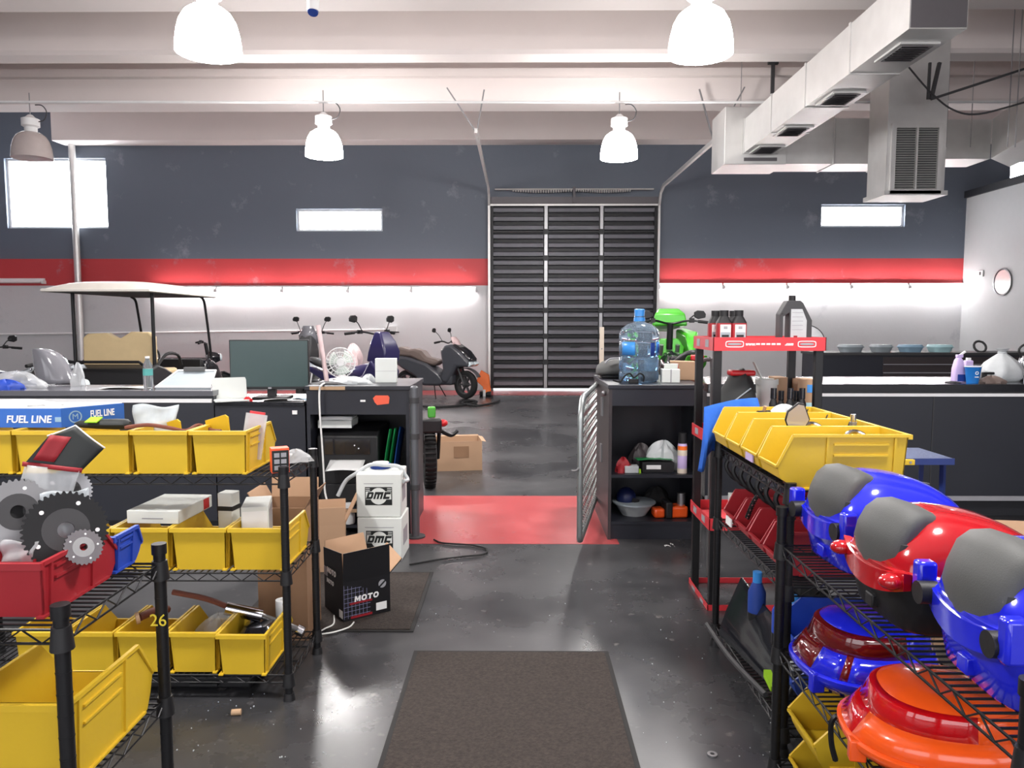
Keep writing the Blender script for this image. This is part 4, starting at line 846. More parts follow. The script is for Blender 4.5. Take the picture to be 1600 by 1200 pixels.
t = T('blue_tape_reel', 'blue reel with white top behind the upper white carton', 'reel', (PX(592,4.95), 4.94, zt_)); MB().lathe([(0,0),(.07,0),(.075,.02),(.06,.03),(0,.03)], 24).build('disc', 'ink_blue', t); MB().lathe([(0,.03),(.055,.03),(.055,.036),(0,.036)], 24).build('white_top', 'paper', t)
# MOTO box
c0 = PZ(537,975,0); c1 = PZ(610,957,0); c3 = PZ(489,928,0); rz0 = math.atan2((c1-c0).y, (c1-c0).x); wM = (c1-c0).length; dM = .26
hM = ZY(915, c0.y)
t = T('moto_box', 'open black MOTO battery carton on the small mat', 'box', (c0.x, c0.y, .009), rz0)
MB().box(0,wM,0,.004,0,hM).box(0,.004,.004,dM,0,hM).box(wM-.004,wM,.004,dM,0,hM).box(0.004,wM-.004,dM-.004,dM,0,hM).box(.004,wM-.004,.004,dM-.004,0,.004).build('box_body', 'box_black', t, smooth=0)
fl = (ZY(868,c0.y)-hM)
def flap(q, mat, lin_, off):
    MB().loft([q, [(x+off[0], y+off[1], z+off[2]) for x, y, z in q]]).build('flap', mat, t, smooth=0); MB().loft([[(x+off[0]*1.2, y+off[1]*1.2, z+off[2]*1.2) for x, y, z in q], [(x+off[0]*1.6, y+off[1]*1.6, z+off[2]*1.6) for x, y, z in q]]).build('flap_liner', lin_, t, smooth=0)
flap([(0,0,hM),(wM,0,hM),(wM-.006,-.012,hM+fl*1.05),(0,-.012,hM+fl)], 'box_black', 'cardboard', (0,.003,0))
flap([(0,0,hM),(0,dM,hM),(-.01,dM-.02,hM+fl*.85),(-.006,0,hM+fl)], 'box_black', 'cardboard', (.003,0,0))
flap([(wM,0,hM),(wM,dM,hM),(wM+.09,dM-.05,hM+.10),(wM+.085,.02,hM+.06)], 'box_black', 'cardboard', (-.003,0,.003))
flap([(0,dM,hM),(wM,dM,hM),(wM-.01,dM+.06,hM+.15),(.03,dM+.06,hM+.14)], 'box_black', 'cardboard', (0,-.003,.002))
for k in range(7): MB().box(.004+.021*k, .0055+.021*k, -.0008, 0, hM*.06, hM*(.93-.03*k)).build('grid_line', 'grid_line', t, smooth=0)
for k in range(7): MB().box(.002, .16-.01*k if k > 3 else .15-.03*(3-k)*0, -.0008, 0, hM*(.12+.115*k), hM*(.12+.115*k)+.0016).build('grid_line', 'grid_line', t, smooth=0)
MB().box(.035,.16,-.0011,0,hM*.40,hM*.45).build('red_bar', 'ink_red', t, smooth=0); MB().box(.04,.16,-.0011,0,hM*.04,hM*.10).build('red_bar', 'ink_red', t, smooth=0)
block_text('MOTO', .03, .135, (wM*.49,-.0018,hM*.53), 0, 'ink_white', t, .1)
MB().box(wM*.69,wM*.92,-.0012,0,hM*.1,hM*.3).build('white_label', 'paper', t, smooth=0)
o = MB().lathe([(0,0),(.022,0),(.022,.001),(0,.001)], 24).build('emblem', 'ink_grey', t, loc=(wM*.83,0,hM*.78), rot=(PI/2,0,0)); MB().obox((0,0,.0015), (.046,.009,.001), (0,0,R_(40))).build('emblem_bar', 'ink_black', o)
SF = (PI/2, 0, -PI/2)
block_text('MOTO', .03, .12, (-.0085, dM*.52, hM*1.12), -PI/2, 'ink_white', t, .1); block_text('MOTO', .024, .095, (-.0018, dM*.66, hM*.8), -PI/2, 'ink_white', t, .1)
MB().box(-.0012,0,.01,.055,hM*.06,hM*.26).build('white_label', 'paper', t, smooth=0); MB().box(-.006,-.0045,dM*.76,dM*.95,hM*.92,hM*1.15).build('printed_code', 'ink_grey', t, smooth=0)
open_carton('small_cardboard_box', 'small brown open box standing behind the MOTO carton', (PX(507,4.62), 4.6, 0), .22, .22, .30, R_(12), flaps=((1,.5,.05),(1,.75,.45),(1,.5,.2),(1,.5,.3)), inner='cardboard')
t = T('white_jar', 'white jar on the podium cabinet lower shelf', 'jar', (PX(540,5.36), 5.36, .075)); MB().lathe([(0,0),(.04,0),(.043,.01),(.043,.11),(.03,.13),(0,.13)], 20).build('jar_body', 'paper', t); MB().lathe([(0,.12),(.035,.12),(.035,.15),(0,.15)], 16).build('lid', 'ink_white', t)
t = T('cable_loop', 'white cables lying on the small mat before the MOTO carton', 'cable', (0,0,0)); MB().tube(curve([PZ(522,962,.012), PZ(521,975,.012), PZ(508,982,.012), PZ(494,990,.012)], 5), .004).tube(curve([PZ(553,972,.012), PZ(545,980,.012), PZ(520,988,.012), PZ(490,992,.012)], 5), .004).build('cord', 'skin_cable', t)
# mats
def mat_(label, x0, x1, y0, y1, sk=0):
    t = T('floor_mat', label, 'mat', (0,0,0)); b = .02
    MB().loft([[(x0,y0,0),(x1,y0,0),(x1+sk,y1,0),(x0+sk,y1,0)],[(x0,y0,.005),(x1,y0,.005),(x1+sk,y1,.005),(x0+sk,y1,.005)]]).build('rubber_border', 'mat_border', t, smooth=0)
    MB().loft([[(x0+b,y0+b,.005),(x1-b,y0+b,.005),(x1-b+sk,y1-b,.005),(x0+b+sk,y1-b,.005)],[(x0+b,y0+b,.009),(x1-b,y0+b,.009),(x1-b+sk,y1-b,.009),(x0+b+sk,y1-b,.009)]]).build('carpet_pile', 'carpet', t, smooth=0)
m1 = PZ(647,1018,0); mat_('long dark brown carpet mat in the middle of the aisle', PZ(647,1018,0).x, PZ(950,1018,0).x, 1.2, m1.y)
m2 = PZ(682,895,0); mat_('small dark mat under the MOTO carton', -1.45, m2.x-.02, PZ(660,988,0).y, m2.y, .0)
t = T('floor_cable', 'thin black cable curling on the floor beside the red stripe', 'cable', (0,0,0)); MB().tube(curve([PZ(x,y,.008) for x, y in ((640,882),(680,875),(720,870),(755,866),(760,858),(740,852),(715,850),(690,848),(678,843))], 5), .006).build('cord', 'rubber', t)
# big cardboard box on floor behind
q = PZ(712,736,0); t = open_carton('battered_cardboard_box', 'battered brown cardboard box lying on the floor past the red stripe', (q.x, q.y+.2, 0), .5, .38, ZY(690,q.y), R_(9), flaps=((0,0,0),(1,.12,1.8),(1,.15,1.5),(1,.1,1.9)), inner='cardboard'); MB().obox((.03,-.192,.2),(.16,.002,.12)).build('tape_patch', 'card_dark', t, smooth=0)

# ================================================================ red and black rack
KY = 3.9; kx0, kx1 = PX(1117,KY), PX(1289,KY); kd = .42; kz = ZY(527,KY); W = kx1-kx0
t = T('display_rack', 'black display rack with red printed shelf lips', 'rack', (kx0, KY, 0))
for x in (0, W-.042):
    for y in (0, kd-.035): MB().box(x, x+.042, y, y+.035, 0, kz-.065).build('upright', 'black_metal', t, smooth=0, bev=.003)
kzs = [ZY(548,KY), ZY(696,KY), ZY(828,KY), ZY(962,KY)]
def rlip(z, h, top=False):
    s = MB().box(-.005, W+.005, -.005, kd+.005, z+.004, z+.012).build('shelf', 'rack_red', t, smooth=0)
    f = MB().box(-.008, W+.008, -.008, -.004, z, z+h).build('front_lip', 'rack_red', s, smooth=0)
    MB().box(-.008, -.004, -.008, kd+.008, z, z+h).build('side_lip', 'rack_red', s, smooth=0); MB().box(W+.004, W+.008, -.008, kd+.008, z, z+h).build('side_lip', 'rack_red', s, smooth=0); MB().box(-.008, W+.008, kd+.004, kd+.008, z, z+h).build('back_lip', 'rack_red', s, smooth=0)
    return s
for k, z in enumerate(kzs):
    h = kz-kzs[0] if k == 0 else .065; rlip(z, h)
    def logo(x, zc, rot, off=0):
        o = MB().loft([sup(.048,.017,5,28,z=0), sup(.048,.017,5,28,z=.001), sup(.044,.013,5,28,z=.001), sup(.044,.013,5,28,z=0)], False, False)
        o = o.build('logo_outline', 'ink_white', t, loc=x, rot=rot); MB().loft([sup(.036,.006,3,20,z=0), sup(.036,.006,3,20,z=.001)]).build('logo_mark', 'ink_grey', o)
    if k == 0:
        logo((PX(1148,KY)-kx0,-.0085,z+h*.5), z, FR); logo((PX(1261,KY)-kx0,-.0085,z+h*.5), z, FR)
        text('web_lettering', 'www.', .022, (W*.5-.102,-.0088,z+h*.5), FR, 'ink_white', t, shear=.3, bold=.001); text('web_lettering', '.com', .022, (W*.5+.1,-.0088,z+h*.5), FR, 'ink_white', t, shear=.3, bold=.001)
        for j in range(5): MB().obox((W*.5-.062+j*.027,-.0088,z+h*.5), (.02,.001,.009)).build('web_letter', 'ink_white', t, smooth=0)
    for y in (.12, .31): MB().box(-.0095,-.008,y-.035,y+.035,z+.016,z+h-.014).build('side_logo', 'ink_grey', t, smooth=0)
KT = kzs[0]+.0125
def oil_bottle(loc, label, rz=0):
    t = T('oil_bottle', label, 'bottle', loc, rz, group='oil bottles on the rack'); h = ZY(485,4.0)-KT
    MB().loft([sup(.038,.026,5,24,z=0), sup(.04,.028,5,24,z=.006), sup(.04,.028,5,24,z=h*.66)]).build('bottle_body', 'red_bin', t); MB().loft([sup(.0402,.0282,5,24,z=h*.66), sup(.038,.027,4,24,z=h*.70), sup(.024,.022,3,24,z=h*.83), sup(.022,.022,2.2,24,z=h*.85)]).build('shoulder', 'black_plastic', t); MB().lathe([(0,h*.85),(.024,h*.85),(.024,h),(0,h)], 18).build('cap', 'black_plastic', t)
    MB().box(-.026,.03,-.030,-.0275,h*.03,h*.62).build('label_panel', 'paper', t, smooth=0); MB().box(-.024,.028,-.0308,-.030,h*.22,h*.42).build('label_band', 'tub_grey', t, smooth=0)
    text('label_letters', '10T3', .017, (.002,-.0312,h*.32), FR, 'ink_black', t, bold=.0005) if False else MB().box(-.018,.02,-.0314,-.0308,h*.29,h*.35).build('label_letters', 'ink_black', t, smooth=0); MB().box(-.009,.012,-.0308,-.030,h*.5,h*.58).build('label_crest', 'ink_grey', t, smooth=0)
for x, y, lb in ((1131,4.0,'black-capped red oil bottle on the rack, second from left in front'), (1154,3.99,'black-capped red oil bottle on the rack, right one in front'), (1118,4.11,'black-capped red oil bottle on the rack, leftmost and half hidden'), (1146,4.13,'black-capped red oil bottle at the back of the rack cluster')): oil_bottle((PX(x,y), y, KT), lb)
t = T('oil_jug', 'black oil jug with handle hole on the rack top', 'jug', (PX(1240,4.02), 4.02, KT)); jw = PX(1264,4.02)-PX(1214,4.02); jh = ZY(470,4.02)-KT; a = jw/2
op = [(-a,.004),(-a,jh*.72),(-a+.03,jh*.93),(-a+.04,jh),(a-.065,jh),(a-.05,jh*.95),(a,jh*.58),(a,.004)]
hl = [(-a+.022,jh*.12),(-a+.022,jh*.62),(-a+.036,jh*.70),(-a+.036,jh*.12)]
m = MB()
m.prism([op[0],(-a+.022,.004),(-a+.022,jh*.78),(-a+.03,jh*.93)][0:1]+[(-a+.018,.004),(-a+.018,jh*.78),(-a,jh*.72)], -.035, .035, 'y')
m.prism([(-a+.05,.004),(a,.004),(a,jh*.58),(a-.05,jh*.95),(a-.065,jh),(-a+.04,jh),(-a+.03,jh*.93),(-a,jh*.72),(-a+.018,jh*.66),(-a+.05,jh*.74)], -.035, .035, 'y'); m.box(-a+.0175,-a+.0505,-.035,.035,.004,jh*.12)
m.build('jug_body', 'dark_grey', t, smooth=0, bev=.004)
MB().cyl((-.012,0,jh),(-.012,0,jh+.028), .018, n=16).build('cap', 'black_plastic', t)
MB().prism([(-a+.058,.012),(a-.03,.012),(a-.03,jh*.58),(a-.055,jh*.82),(-a+.058,jh*.82)], -.037, -.0352, 'y').build('label_panel', 'bag_grey', t, smooth=0)
for k in range(5): MB().box(-a+.064, a-.05, -.0378, -.037, jh*(.74-.09*k), jh*(.74-.09*k)+.003).build('label_line', 'ink_grey', t, smooth=0)
MB().box(-.012,.008,-.0378,-.037,jh*.17,jh*.26).build('label_mark', 'ink_red', t, smooth=0)
t = T('clear_disc', 'clear plastic visor behind the oil jug', 'visor', (PX(1262,4.2), 4.2, KT)); MB().sheet(lambda u, v: (-.05+.15*v*math.cos((u-.1)*1.3), 0, .12*v*math.sin(u*1.35)+.003), 10, 4).build('visor_sheet', 'bag', t, solid=.002); MB().tube([(-.05+.15*math.cos((u/10-.1)*1.3), 0, .12*math.sin(u/10*1.35)+.004) for u in range(11)], .003).build('edge', 'dark_grey', t)
K2 = kzs[1]+.0125
for px, w_, h0, lb, pat in ((1220,.07,.33,'tall plain cardboard box behind the oil jug post',0), (1260,.11,.32,'cardboard box with blue and green labels on the rack',1)):
    t = T('cardboard_box', lb, 'box', (PX(px,4.24), 4.2, K2)); MB().box(-w_/2,w_/2,0,.12,0,h0).build('carton', 'cardboard', t, bev=.003)
    MB().box(-.008,.008,-.001,0,0,h0).build('tape', 'wood', t, smooth=0)
    if pat: MB().box(-.0,.052,-.002,0,h0*.76,h0*.9).build('label_patch', 'jug_blue', t, smooth=0); MB().box(-.03,.052,-.002,0,h0*.42,h0*.58).build('label_patch', 'tub_pale', t, smooth=0)
for k, (px, y) in enumerate(((1212,4.0),(1224,4.06),(1238,3.98),(1248,4.03),(1257,3.98))):
    t = T('small_black_bottle', 'small black bottle on the rack behind the yellow bins, %s from left' % ordn[k], 'bottle', (PX(px,y), y, K2), group='small black bottles on the rack'); hh = ZY(606+(k%2)*4,y)-K2
    MB().lathe([(0,0),(.022,0),(.022,hh*.7),(.012,hh*.8),(0,hh*.8)], 14).build('bottle_body', 'black_plastic', t); MB().lathe([(0,hh*.8),(.016,hh*.8),(.016,hh),(0,hh)], 14).build('cap', 'black_gloss', t)
t = T('white_bucket', 'white bucket with handle seen between the rack posts', 'bucket', (PX(1196,4.25), 4.2, K2)); hh = ZY(592,4.2)-K2; MB().lathe([(0,0),(.045,0),(.058,hh-.03),(.064,hh-.03),(.064,hh),(.055,hh),(.05,.01),(0,.01)], 24).build('pail', 'white_card', t); MB().bar((-.02,.0,hh-.02),(-.085,-.02,hh+.1), .018, .006).build('paddle', 'white_card', t)
t = T('scooter_saddle', 'dark green-black scooter saddle leaning in the rack', 'seat', (PX(1150,4.2), 4.15, K2)); hh = ZY(578,4.15)-K2
MB().loft([[(x, r*.55*math.cos(a), max(0.0, z+r*math.sin(a))) for a in [2*PI*k/14 for k in range(14)]] for x, z, r in ((-.15,.08,.05),(-.11,.12,.11),(-.04,.2,.15),(.03,.23,.16),(.08,.2,.13),(.11,.14,.06))]).build('cushion', 'pad_dark', t); MB().tube(curve([(-.14,-.065,.1),(-.05,-.09,.2),(.05,-.09,.28)], 5), .004).build('piping', 'tub_grey', t)
MB().box(-.05,.09,-.05,.04,hh-.03,hh).build('red_bracket', 'red_part', t, bev=.01)
t = T('tube_handle', 'grey bent tube handle standing beside the rack post', 'handle', (PX(1098,4.45), 4.45, 0)); hh = ZY(562,4.45); MB().tube(curve([(-.02,0,0),(-.022,0,hh*.5),(-.02,0,hh-.1),(-.005,0,hh-.02),(.04,0,hh),(.062,0,hh-.06),(.064,0,hh*.5),(.064,0,0)], 5), .012, 10).build('bent_tube', 'grey_plastic', t)
cl = MB().sheet(lambda u, v: (P(1112+86*u-10*v*(1-u), 0, 3.52).x, 3.50-.035*math.sin(v*PI)*1-.035*math.sin(u*14+v)*v-.012*math.sin(u*31)*v, ZY(636-14*math.sin(u*1.6),3.5)-v*(.30-.19*u+.02*math.sin(u*19))), 26, 14)
tag(cl.build('blue_cloth', 'blue_cloth', None, solid=.006), 'blue cloth draped over the far end of the right yellow bins', 'cloth')
# things in the yellow bins at right
t = T('motorcycle_mirror', 'black-edged motorcycle mirror standing in the right yellow bins', 'mirror', P(1246,655,2.78), rot=(R_(8),0,R_(-10)))
hx = [(-.045,-.005),(-.038,.03),(.0,.065),(.022,.06),(.045,.0),(.03,-.03),(-.01,-.05),(-.03,-.045)]
MB().prism(hx, -.004, .012, 'y').build('housing', 'black_plastic', t, bev=.003); MB().prism([(x*.9, z*.9) for x, z in hx], -.006, -.0042, 'y').build('glass', 'mirror', t, smooth=0); MB().tube([(-.005,.01,-.04),(0,.03,-.12)], .006).build('stem', 'black_metal', t)
crumple('white_parts_bag', 'white plastic bag in the farthest right yellow bin', 'bag', (CX+.24, CY0+.75, ZC[2]+.12), .085, .06, .1, 'bag_grey', 21, amp=.2)
t = T('chrome_stud', 'chrome stud standing at the back rim of the right bins', 'stud', (CX+.36, CY0+.33, ZC[2]+.1)); MB().cyl((0,0,0),(0,0,.13), .011, n=12).build('shaft', 'chrome', t); MB().cyl((0,0,.08),(0,0,.1), .015, n=6).build('nut', 'steel', t)
for k, (x, y) in enumerate(((.28,.10),(.21,.32))):
    t = T('steel_ring', 'silver ring lying in the %s right yellow bin' % ('nearest', 'second nearest')[k], 'ring', (CX+x, CY0+y, ZC[2]+.14), rot=(R_(60),0,R_(20))); MB().tube([(.06*math.cos(a), .06*math.sin(a), 0) for a in [2*PI*j/28 for j in range(28)]], .008, 8, closed=True).build('band', 'chrome', t)
for k, y in enumerate((.1,.32,.53)):
    crumple('dark_hardware', 'dark hardware at the lip of the %s right yellow bin' % ('nearest','second nearest','third')[k], 'hardware', (CX+.05, CY0+y, ZC[2]+.012), .04, .05, .06, 'brown' if k == 0 else 'dark_grey', 30+k)
t = T('toggle_switch_pod', 'small dark handlebar switch lying on the farthest right bins', 'switch', (CX+.12, CY0+.66, ZC[2]+.17), R_(20)); MB().cyl((-.03,0,.02),(.03,0,.02), .016, n=12).build('pod', 'black_plastic', t); MB().cyl((.0,0,.03),(.0,-.01,.055), .007, n=8).build('button', 'wood', t)
# levers hanging under top shelf
for k in range(7):
    y = CY0+.86-k*.11; t = T('brake_lever', 'black lever hanging under the right top shelf, %s from the far end' % ordn[k], 'lever', (CX+.02, y, ZC[2]-.05), group='levers under the right top shelf'); MB().tube(curve([(.02,0,.02),(-.0,0,-.03),(.03,-.01,-.08),(.07,-.01,-.10)], 4), [.006,.006,.006,.006]+[.011]*9 if False else .01, 8).build('blade', 'black_metal', t); MB().box(.012,.032,-.015,.015,.0,.04).build('bracket', 'steel', t)
t = T('drive_chain', 'black motorcycle drive chain curving over the red bins', 'chain', (CX+.02, CY0+.5, ZC[1]+.08)); m = MB(); pts = curve([(.0,.03,.03),(.03,.0,.13),(.1,-.04,.2),(.2,-.08,.225),(.3,-.1,.2)], 10)
for a, b in zip(pts, pts[1:]): m.bar(a+(b-a)*.05, b-(b-a)*.05, .024, .009); m.cyl(a+Vector((0,-.014,0)), a+Vector((0,.014,0)), .006, n=8)
stuff(m.build('links', 'black_metal', t, smooth=0)); m = MB()
for a in pts[::2]: m.ball(a+Vector((-.004,-.016,.004)), .004, n=6, m=4)
stuff(m.build('rollers', 'chrome', t))
t = T('white_label_box', 'small white box beside the farthest red bin', 'box', (CX+.07, CY1-.06, ZC[1]+G)); MB().box(-.03,.05,-.04,.04,0,.13).build('carton', 'white_card', t, bev=.002); MB().box(-.032,-.03,-.03,.03,.03,.1).build('label_panel', 'paper', t, smooth=0)
# bottom of right far unit
for k, (dx, dy) in enumerate(((.1,.62),(.13,.40),(.16,.33))):
    t = T('blue_bottle', 'blue bottle on the right lower shelf, %s from the far end' % ordn[k], 'bottle', (CX+dx, CY0+dy, ZC[0]+G), group='blue bottles on the right lower shelf'); h = .36-.0*k; MB().lathe([(0,0),(.035,0),(.038,.01),(.038,h*.75),(.02,h*.87),(0,h*.87)], 18).build('bottle_body', 'ink_blue' if k == 0 else 'blue_bin', t); MB().lathe([(0,h*.86),(.02,h*.86),(.02,h),(0,h)], 14).build('cap', 'jug_blue', t); MB().lathe([(.0385,.06),(.0385,h*.5)], 18).build('label_band', 'black_plastic', t)
put_bin('bluer', (.36, .2, .15, 'blue_bin', .45, .25), (CX+.22, CY0+.11, ZC[0]+G+.25), -PI/2, 'blue hopper bin stacked low in the right unit behind the post', 'blue bins low in the right unit')
put_bin('bluer', (), (CX+.22, CY0+.11, ZC[0]+G+.09), -PI/2, 'blue hopper bin under another blue bin low in the right unit', 'blue bins low in the right unit')
t = T('black_fairing', 'black plastic fairing piece on the right bottom shelf', 'fairing', (CX+.02, CY0+.5, ZC[0]+G), R_(8)); MB().loft([[(x, y0, z0) for x, z0 in ((0,0),(.14,.0),(.16,.06+k*.02),(.11,.16+.03*k),(.03,.1))] for k, y0 in enumerate((-.34,-.2,0,.15,.3))]).build('shell', 'black_gloss', t, bev=.01); MB().loft([[(-.02,-.26,.01),(.03,-.27,.01),(.03,-.27,.03),(-.02,-.26,.03)],[(-.01,-.18,.03),(.04,-.19,.03),(.04,-.19,.06),(-.01,-.18,.06)]]).build('lime_tip', 'lime', t); MB().tube(curve([(-.06,-.3,.02),(-.07,0,.03),(-.05,.3,.05)], 4), .012).build('edge_rail', 'dark_grey', t)
t = T('white_tag_tool', 'dark tool with white tag among the black fairings', 'tool', (CX+.09, CY0+.12, ZC[0]+.16)); MB().box(-.03,.03,-.02,.02,0,.1).build('handle', 'white_card', t, bev=.01); MB().box(-.015,.015,-.015,.015,-.06,0).build('shank', 'dark_grey', t)
for k in range(2): crumple('dark_bundle', ('dark tyre-like bundle on the right lower shelf', 'second dark bundle nearer the post on the right lower shelf')[k], 'bundle', (CX+.31, CY0+.66-.24*k, ZC[0]+G), .10, .10, .34, 'rubber', 40+k, amp=.15)
# ================================================================ top cases
def ring_sup(a, b, e, n, z, dy=0): return sup(a, b, e, n, (0, dy), z)
def top_case(label, loc, rz, lidm, bodym, W=.37, D=.42, H=.30, model=0):
    t = T('motorcycle_top_case', label, 'top case', loc, rz, group='motorcycle top cases'); a, b = W/2, D/2; zs = H*.47; n = 40
    MB().loft([ring_sup(a*.80,b*.84,5,n,0), ring_sup(a*.83,b*.87,5,n,.008), ring_sup(a*.89,b*.93,5,n,zs*.5), ring_sup(a*.95,b*.98,5,n,zs)]).build('lower_shell', bodym, t, smooth=50)
    # lid: dome with its peak towards the back rest (-Y), tailing off to +Y
    rings = []; hl = H-zs-.02
    for r in (1.0, .985, .95, .88, .78, .66, .52, .36, .18, .02):
        ring = []
        for (x, y, z) in ring_sup(a*r, b*r, 3.4, n, 0):
            v = (y+b)/(2*b); k = (1-r**2.6)**.62; fall = 1-.62*max(0, v-.25)**1.25
            ring.append((x*(1-.10*max(0,v-.5)), y+(.02*(1-r)), zs+.02+hl*k*fall))
        rings.append(ring)
    MB().loft(rings, True, True).build('lid', lidm, t, smooth=60)
    MB().loft([ring_sup(a*.94,b*.94,3.6,n,zs-.012), ring_sup(a*1.02,b*1.02,3.4,n,zs-.008), ring_sup(a*1.03,b*1.03,3.4,n,zs+.016), ring_sup(a*.99,b*.99,3.4,n,zs+.022)]).build('flange', lidm, t, smooth=50)
    # swooping front panel under the back rest
    MB().loft([[(x, -b*1.0-.012+.03*(x/a)**2, zs+.02+.03*(x/a)**2*1.0-.02), (x, -b*1.0-.012+.03*(x/a)**2, zs-.055+.045*(x/a)**2), (x, -b*.86, zs-.05+.04*(x/a)**2), (x, -b*.86, zs+.02)] for x in [a*k/8 for k in range(-7, 8)]]).build('front_panel', lidm, t, smooth=50)
    # back rest pad
    pr = [(-b-.006,zs+.036),(-b-.015,zs+.06),(-b-.006,zs+.10),(-b+.014,H-.016),(-b+.04,H+.006),(-b+.075,H+.01),(-b+.12,H-.004),(-b+.11,H-.045),(-b+.03,zs+.05)]
    rings = []; wp = a*.60; cyy = sum(p[0] for p in pr)/9; czz = sum(p[1] for p in pr)/9
    for u in (-1, -.985, -.94, -.85, -.6, -.3, 0, .3, .6, .85, .94, .985, 1):
        s = {1: .62, .985: .8, .94: .92, .85: .985}.get(abs(u), 1)
        rings.append([(u*wp-(.035*u*max(0, (y+b-.03)/.12)), cyy+(y-cyy)*s+.03*u*u, czz+(z-czz)*s-.02*u*u-(.03*(1-u*u) if k in (0,8) else 0)) for k, (y, z) in enumerate(pr)])
    MB().loft(rings).build('back_rest', 'pad', t, smooth=50)
    MB().loft([[(x*1.05, y+.006, z-.006) for x, y, z in r[:3]]+[(r[2][0]*1.05, r[2][1]+.06, r[2][2]), (r[0][0]*1.05, r[0][1]+.06, r[0][2])] for r in rings]).build('pad_base', 'pad_dark', t, smooth=60)
    for s in (-1, 1):
        if model == 0:
            k = MB().cyl((s*a*.74,-b-.022,zs-.005),(s*a*.74,-b+.02,zs-.005), .026, n=18).build('hinge_knob', 'black_plastic', t)
            MB().box(s*a*.74-.018+s*.03, s*a*.74+.018+s*.03, -b-.014, -b+.03, zs-.03, zs+.06).build('hinge_arm', lidm, t, bev=.008)
        else: MB().ball((s*a*.74,-b-.006,zs-.004), .026, .03, .02).build('hinge_knob', lidm, t)
    MB().box(-.02,.02,-b*.965,-b*.80,.02,zs*.4).build('latch', bodym, t, bev=.004)
    return t
TX = DX_+.235; tz = ZD[2]+G
top_case('glossy blue top case with grey back rest, farthest on the right shelf', (TX+.02, 2.30, tz), -PI/2+R_(4), 'blue_gloss', 'blue_gloss')
top_case('glossy red top case with black lower shell on the right shelf', (TX-.02, 1.875, tz), -PI/2, 'red_gloss', 'black_plastic', model=1, H=.29)
top_case('glossy blue top case with grey back rest nearest the camera', (TX+.0, 1.495, tz), -PI/2-R_(3), 'blue_gloss', 'blue_gloss', H=.31)
def round_case(label, loc, rz, shell, lens, W=.42, D=.44, H=.2, arms=False):
    t = T('round_top_case', label, 'top case', loc, rz, group='round top cases on the lower right shelf'); a, b = W/2, D/2; n = 48
    MB().loft([ring_sup(a*.8,b*.8,2.5,n,0), ring_sup(a*.97,b*.97,2.4,n,H*.16), ring_sup(a,b,2.4,n,H*.22), ring_sup(a,b,2.4,n,H*.28), ring_sup(a*.95,b*.95,2.4,n,H*.31)]).build('base_shell', shell, t, smooth=50)
    r1 = ring_sup(a*.95,b*.95,2.4,n,H*.31); r2 = ring_sup(a*.80,b*.80,2.4,n,H*.62,.01); r3 = ring_sup(a*.73,b*.73,2.4,n,H*.86,.015)
    r4 = ring_sup(a*.68,b*.68,2.4,n,H*.91,.02)
    def sector(rings, sel):
        m = MB(); nn = len(rings[0])
        for i in range(len(rings)-1):
            for k in range(nn):
                j = (k+1) % nn
                if sel(k, i): m.add([rings[i][k], rings[i][j], rings[i+1][j], rings[i+1][k]], [(0,1,2,3)])
        return m
    fr = lambda k: abs(((k+.5)/n*360-252+180) % 360-180)   # degrees from the -Y side
    low = lambda k: fr(k) < 36 or (arms and 62 < fr(k) < 74)
    sector([r1, r2], lambda k, i: low(k)).build('lens', lens, t, smooth=24, solid=.003, weld=1e-5)
    sector([r1, r2], lambda k, i: not low(k)).build('lower_lid', shell, t, smooth=24, solid=.003, weld=1e-5)
    sector([r2, r3, r4], lambda k, i: fr(k) < 112).build('upper_lens', lens, t, smooth=24, solid=.003, weld=1e-5)
    sector([r2, r3, r4], lambda k, i: fr(k) >= 112).build('upper_lid', shell, t, smooth=24, solid=.003, weld=1e-5)
    MB().loft([r4, ring_sup(a*.6,b*.6,2.4,n,H*.97,.025), ring_sup(a*.3,b*.3,2.4,n,H,.03), ring_sup(a*.02,b*.02,2.4,n,H,.03)], False, True).build('cap', shell, t, smooth=60)
    MB().box(a*.35,a*.5,-b*.98,-b*.8,-.0,H*.3).build('latch', shell, t, bev=.004)
    return t
round_case('round blue top case with dark red lens on the lower right shelf', (DX_+.2, 2.27, ZD[1]+G), -PI/2+R_(4), 'blue_gloss', 'dark_red_lens', W=.40, D=.44, H=.2, arms=True)
round_case('round orange top case with red lens nearest on the lower right shelf', (DX_+.19, 1.86, ZD[1]+G), -PI/2-R_(12), 'orange_gloss', 'red_lens', W=.41, D=.46, H=.185)
put_bin('yd', (.34, .24, .17, 'yellow', .45, .25), (DX_+.19, 2.30, ZD[0]+G+.14), -PI/2, 'yellow hopper bin at the bottom of the nearest right unit', 'bins at the bottom of the nearest right unit')
put_bin('yd', (), (DX_+.2, 2.30, ZD[0]+G-.03+.0), -PI/2, 'lower yellow hopper bin under another in the nearest right unit', 'bins at the bottom of the nearest right unit')
t = T('rugged_black_case', 'rugged black ribbed case at the lower right on the floor', 'case', (DX_+.13, 1.85, ZD[0]+G)); MB().loft([sup(.19,.2,5,28,z=0), sup(.21,.22,5,28,z=.05), sup(.21,.22,5,28,z=.17), sup(.17,.18,5,28,z=.21)]).build('case_body', 'black_plastic', t)
for k in range(5): MB().box(-.215,-.19,-.16+.075*k,-.13+.075*k,.02,.17).build('rib', 'black_plastic', t, bev=.005)
MB().tube(curve([(-.2,-.06,.16),(-.25,-.05,.2),(-.25,.05,.2),(-.2,.06,.16)], 4), .012).build('handle', 'black_plastic', t)
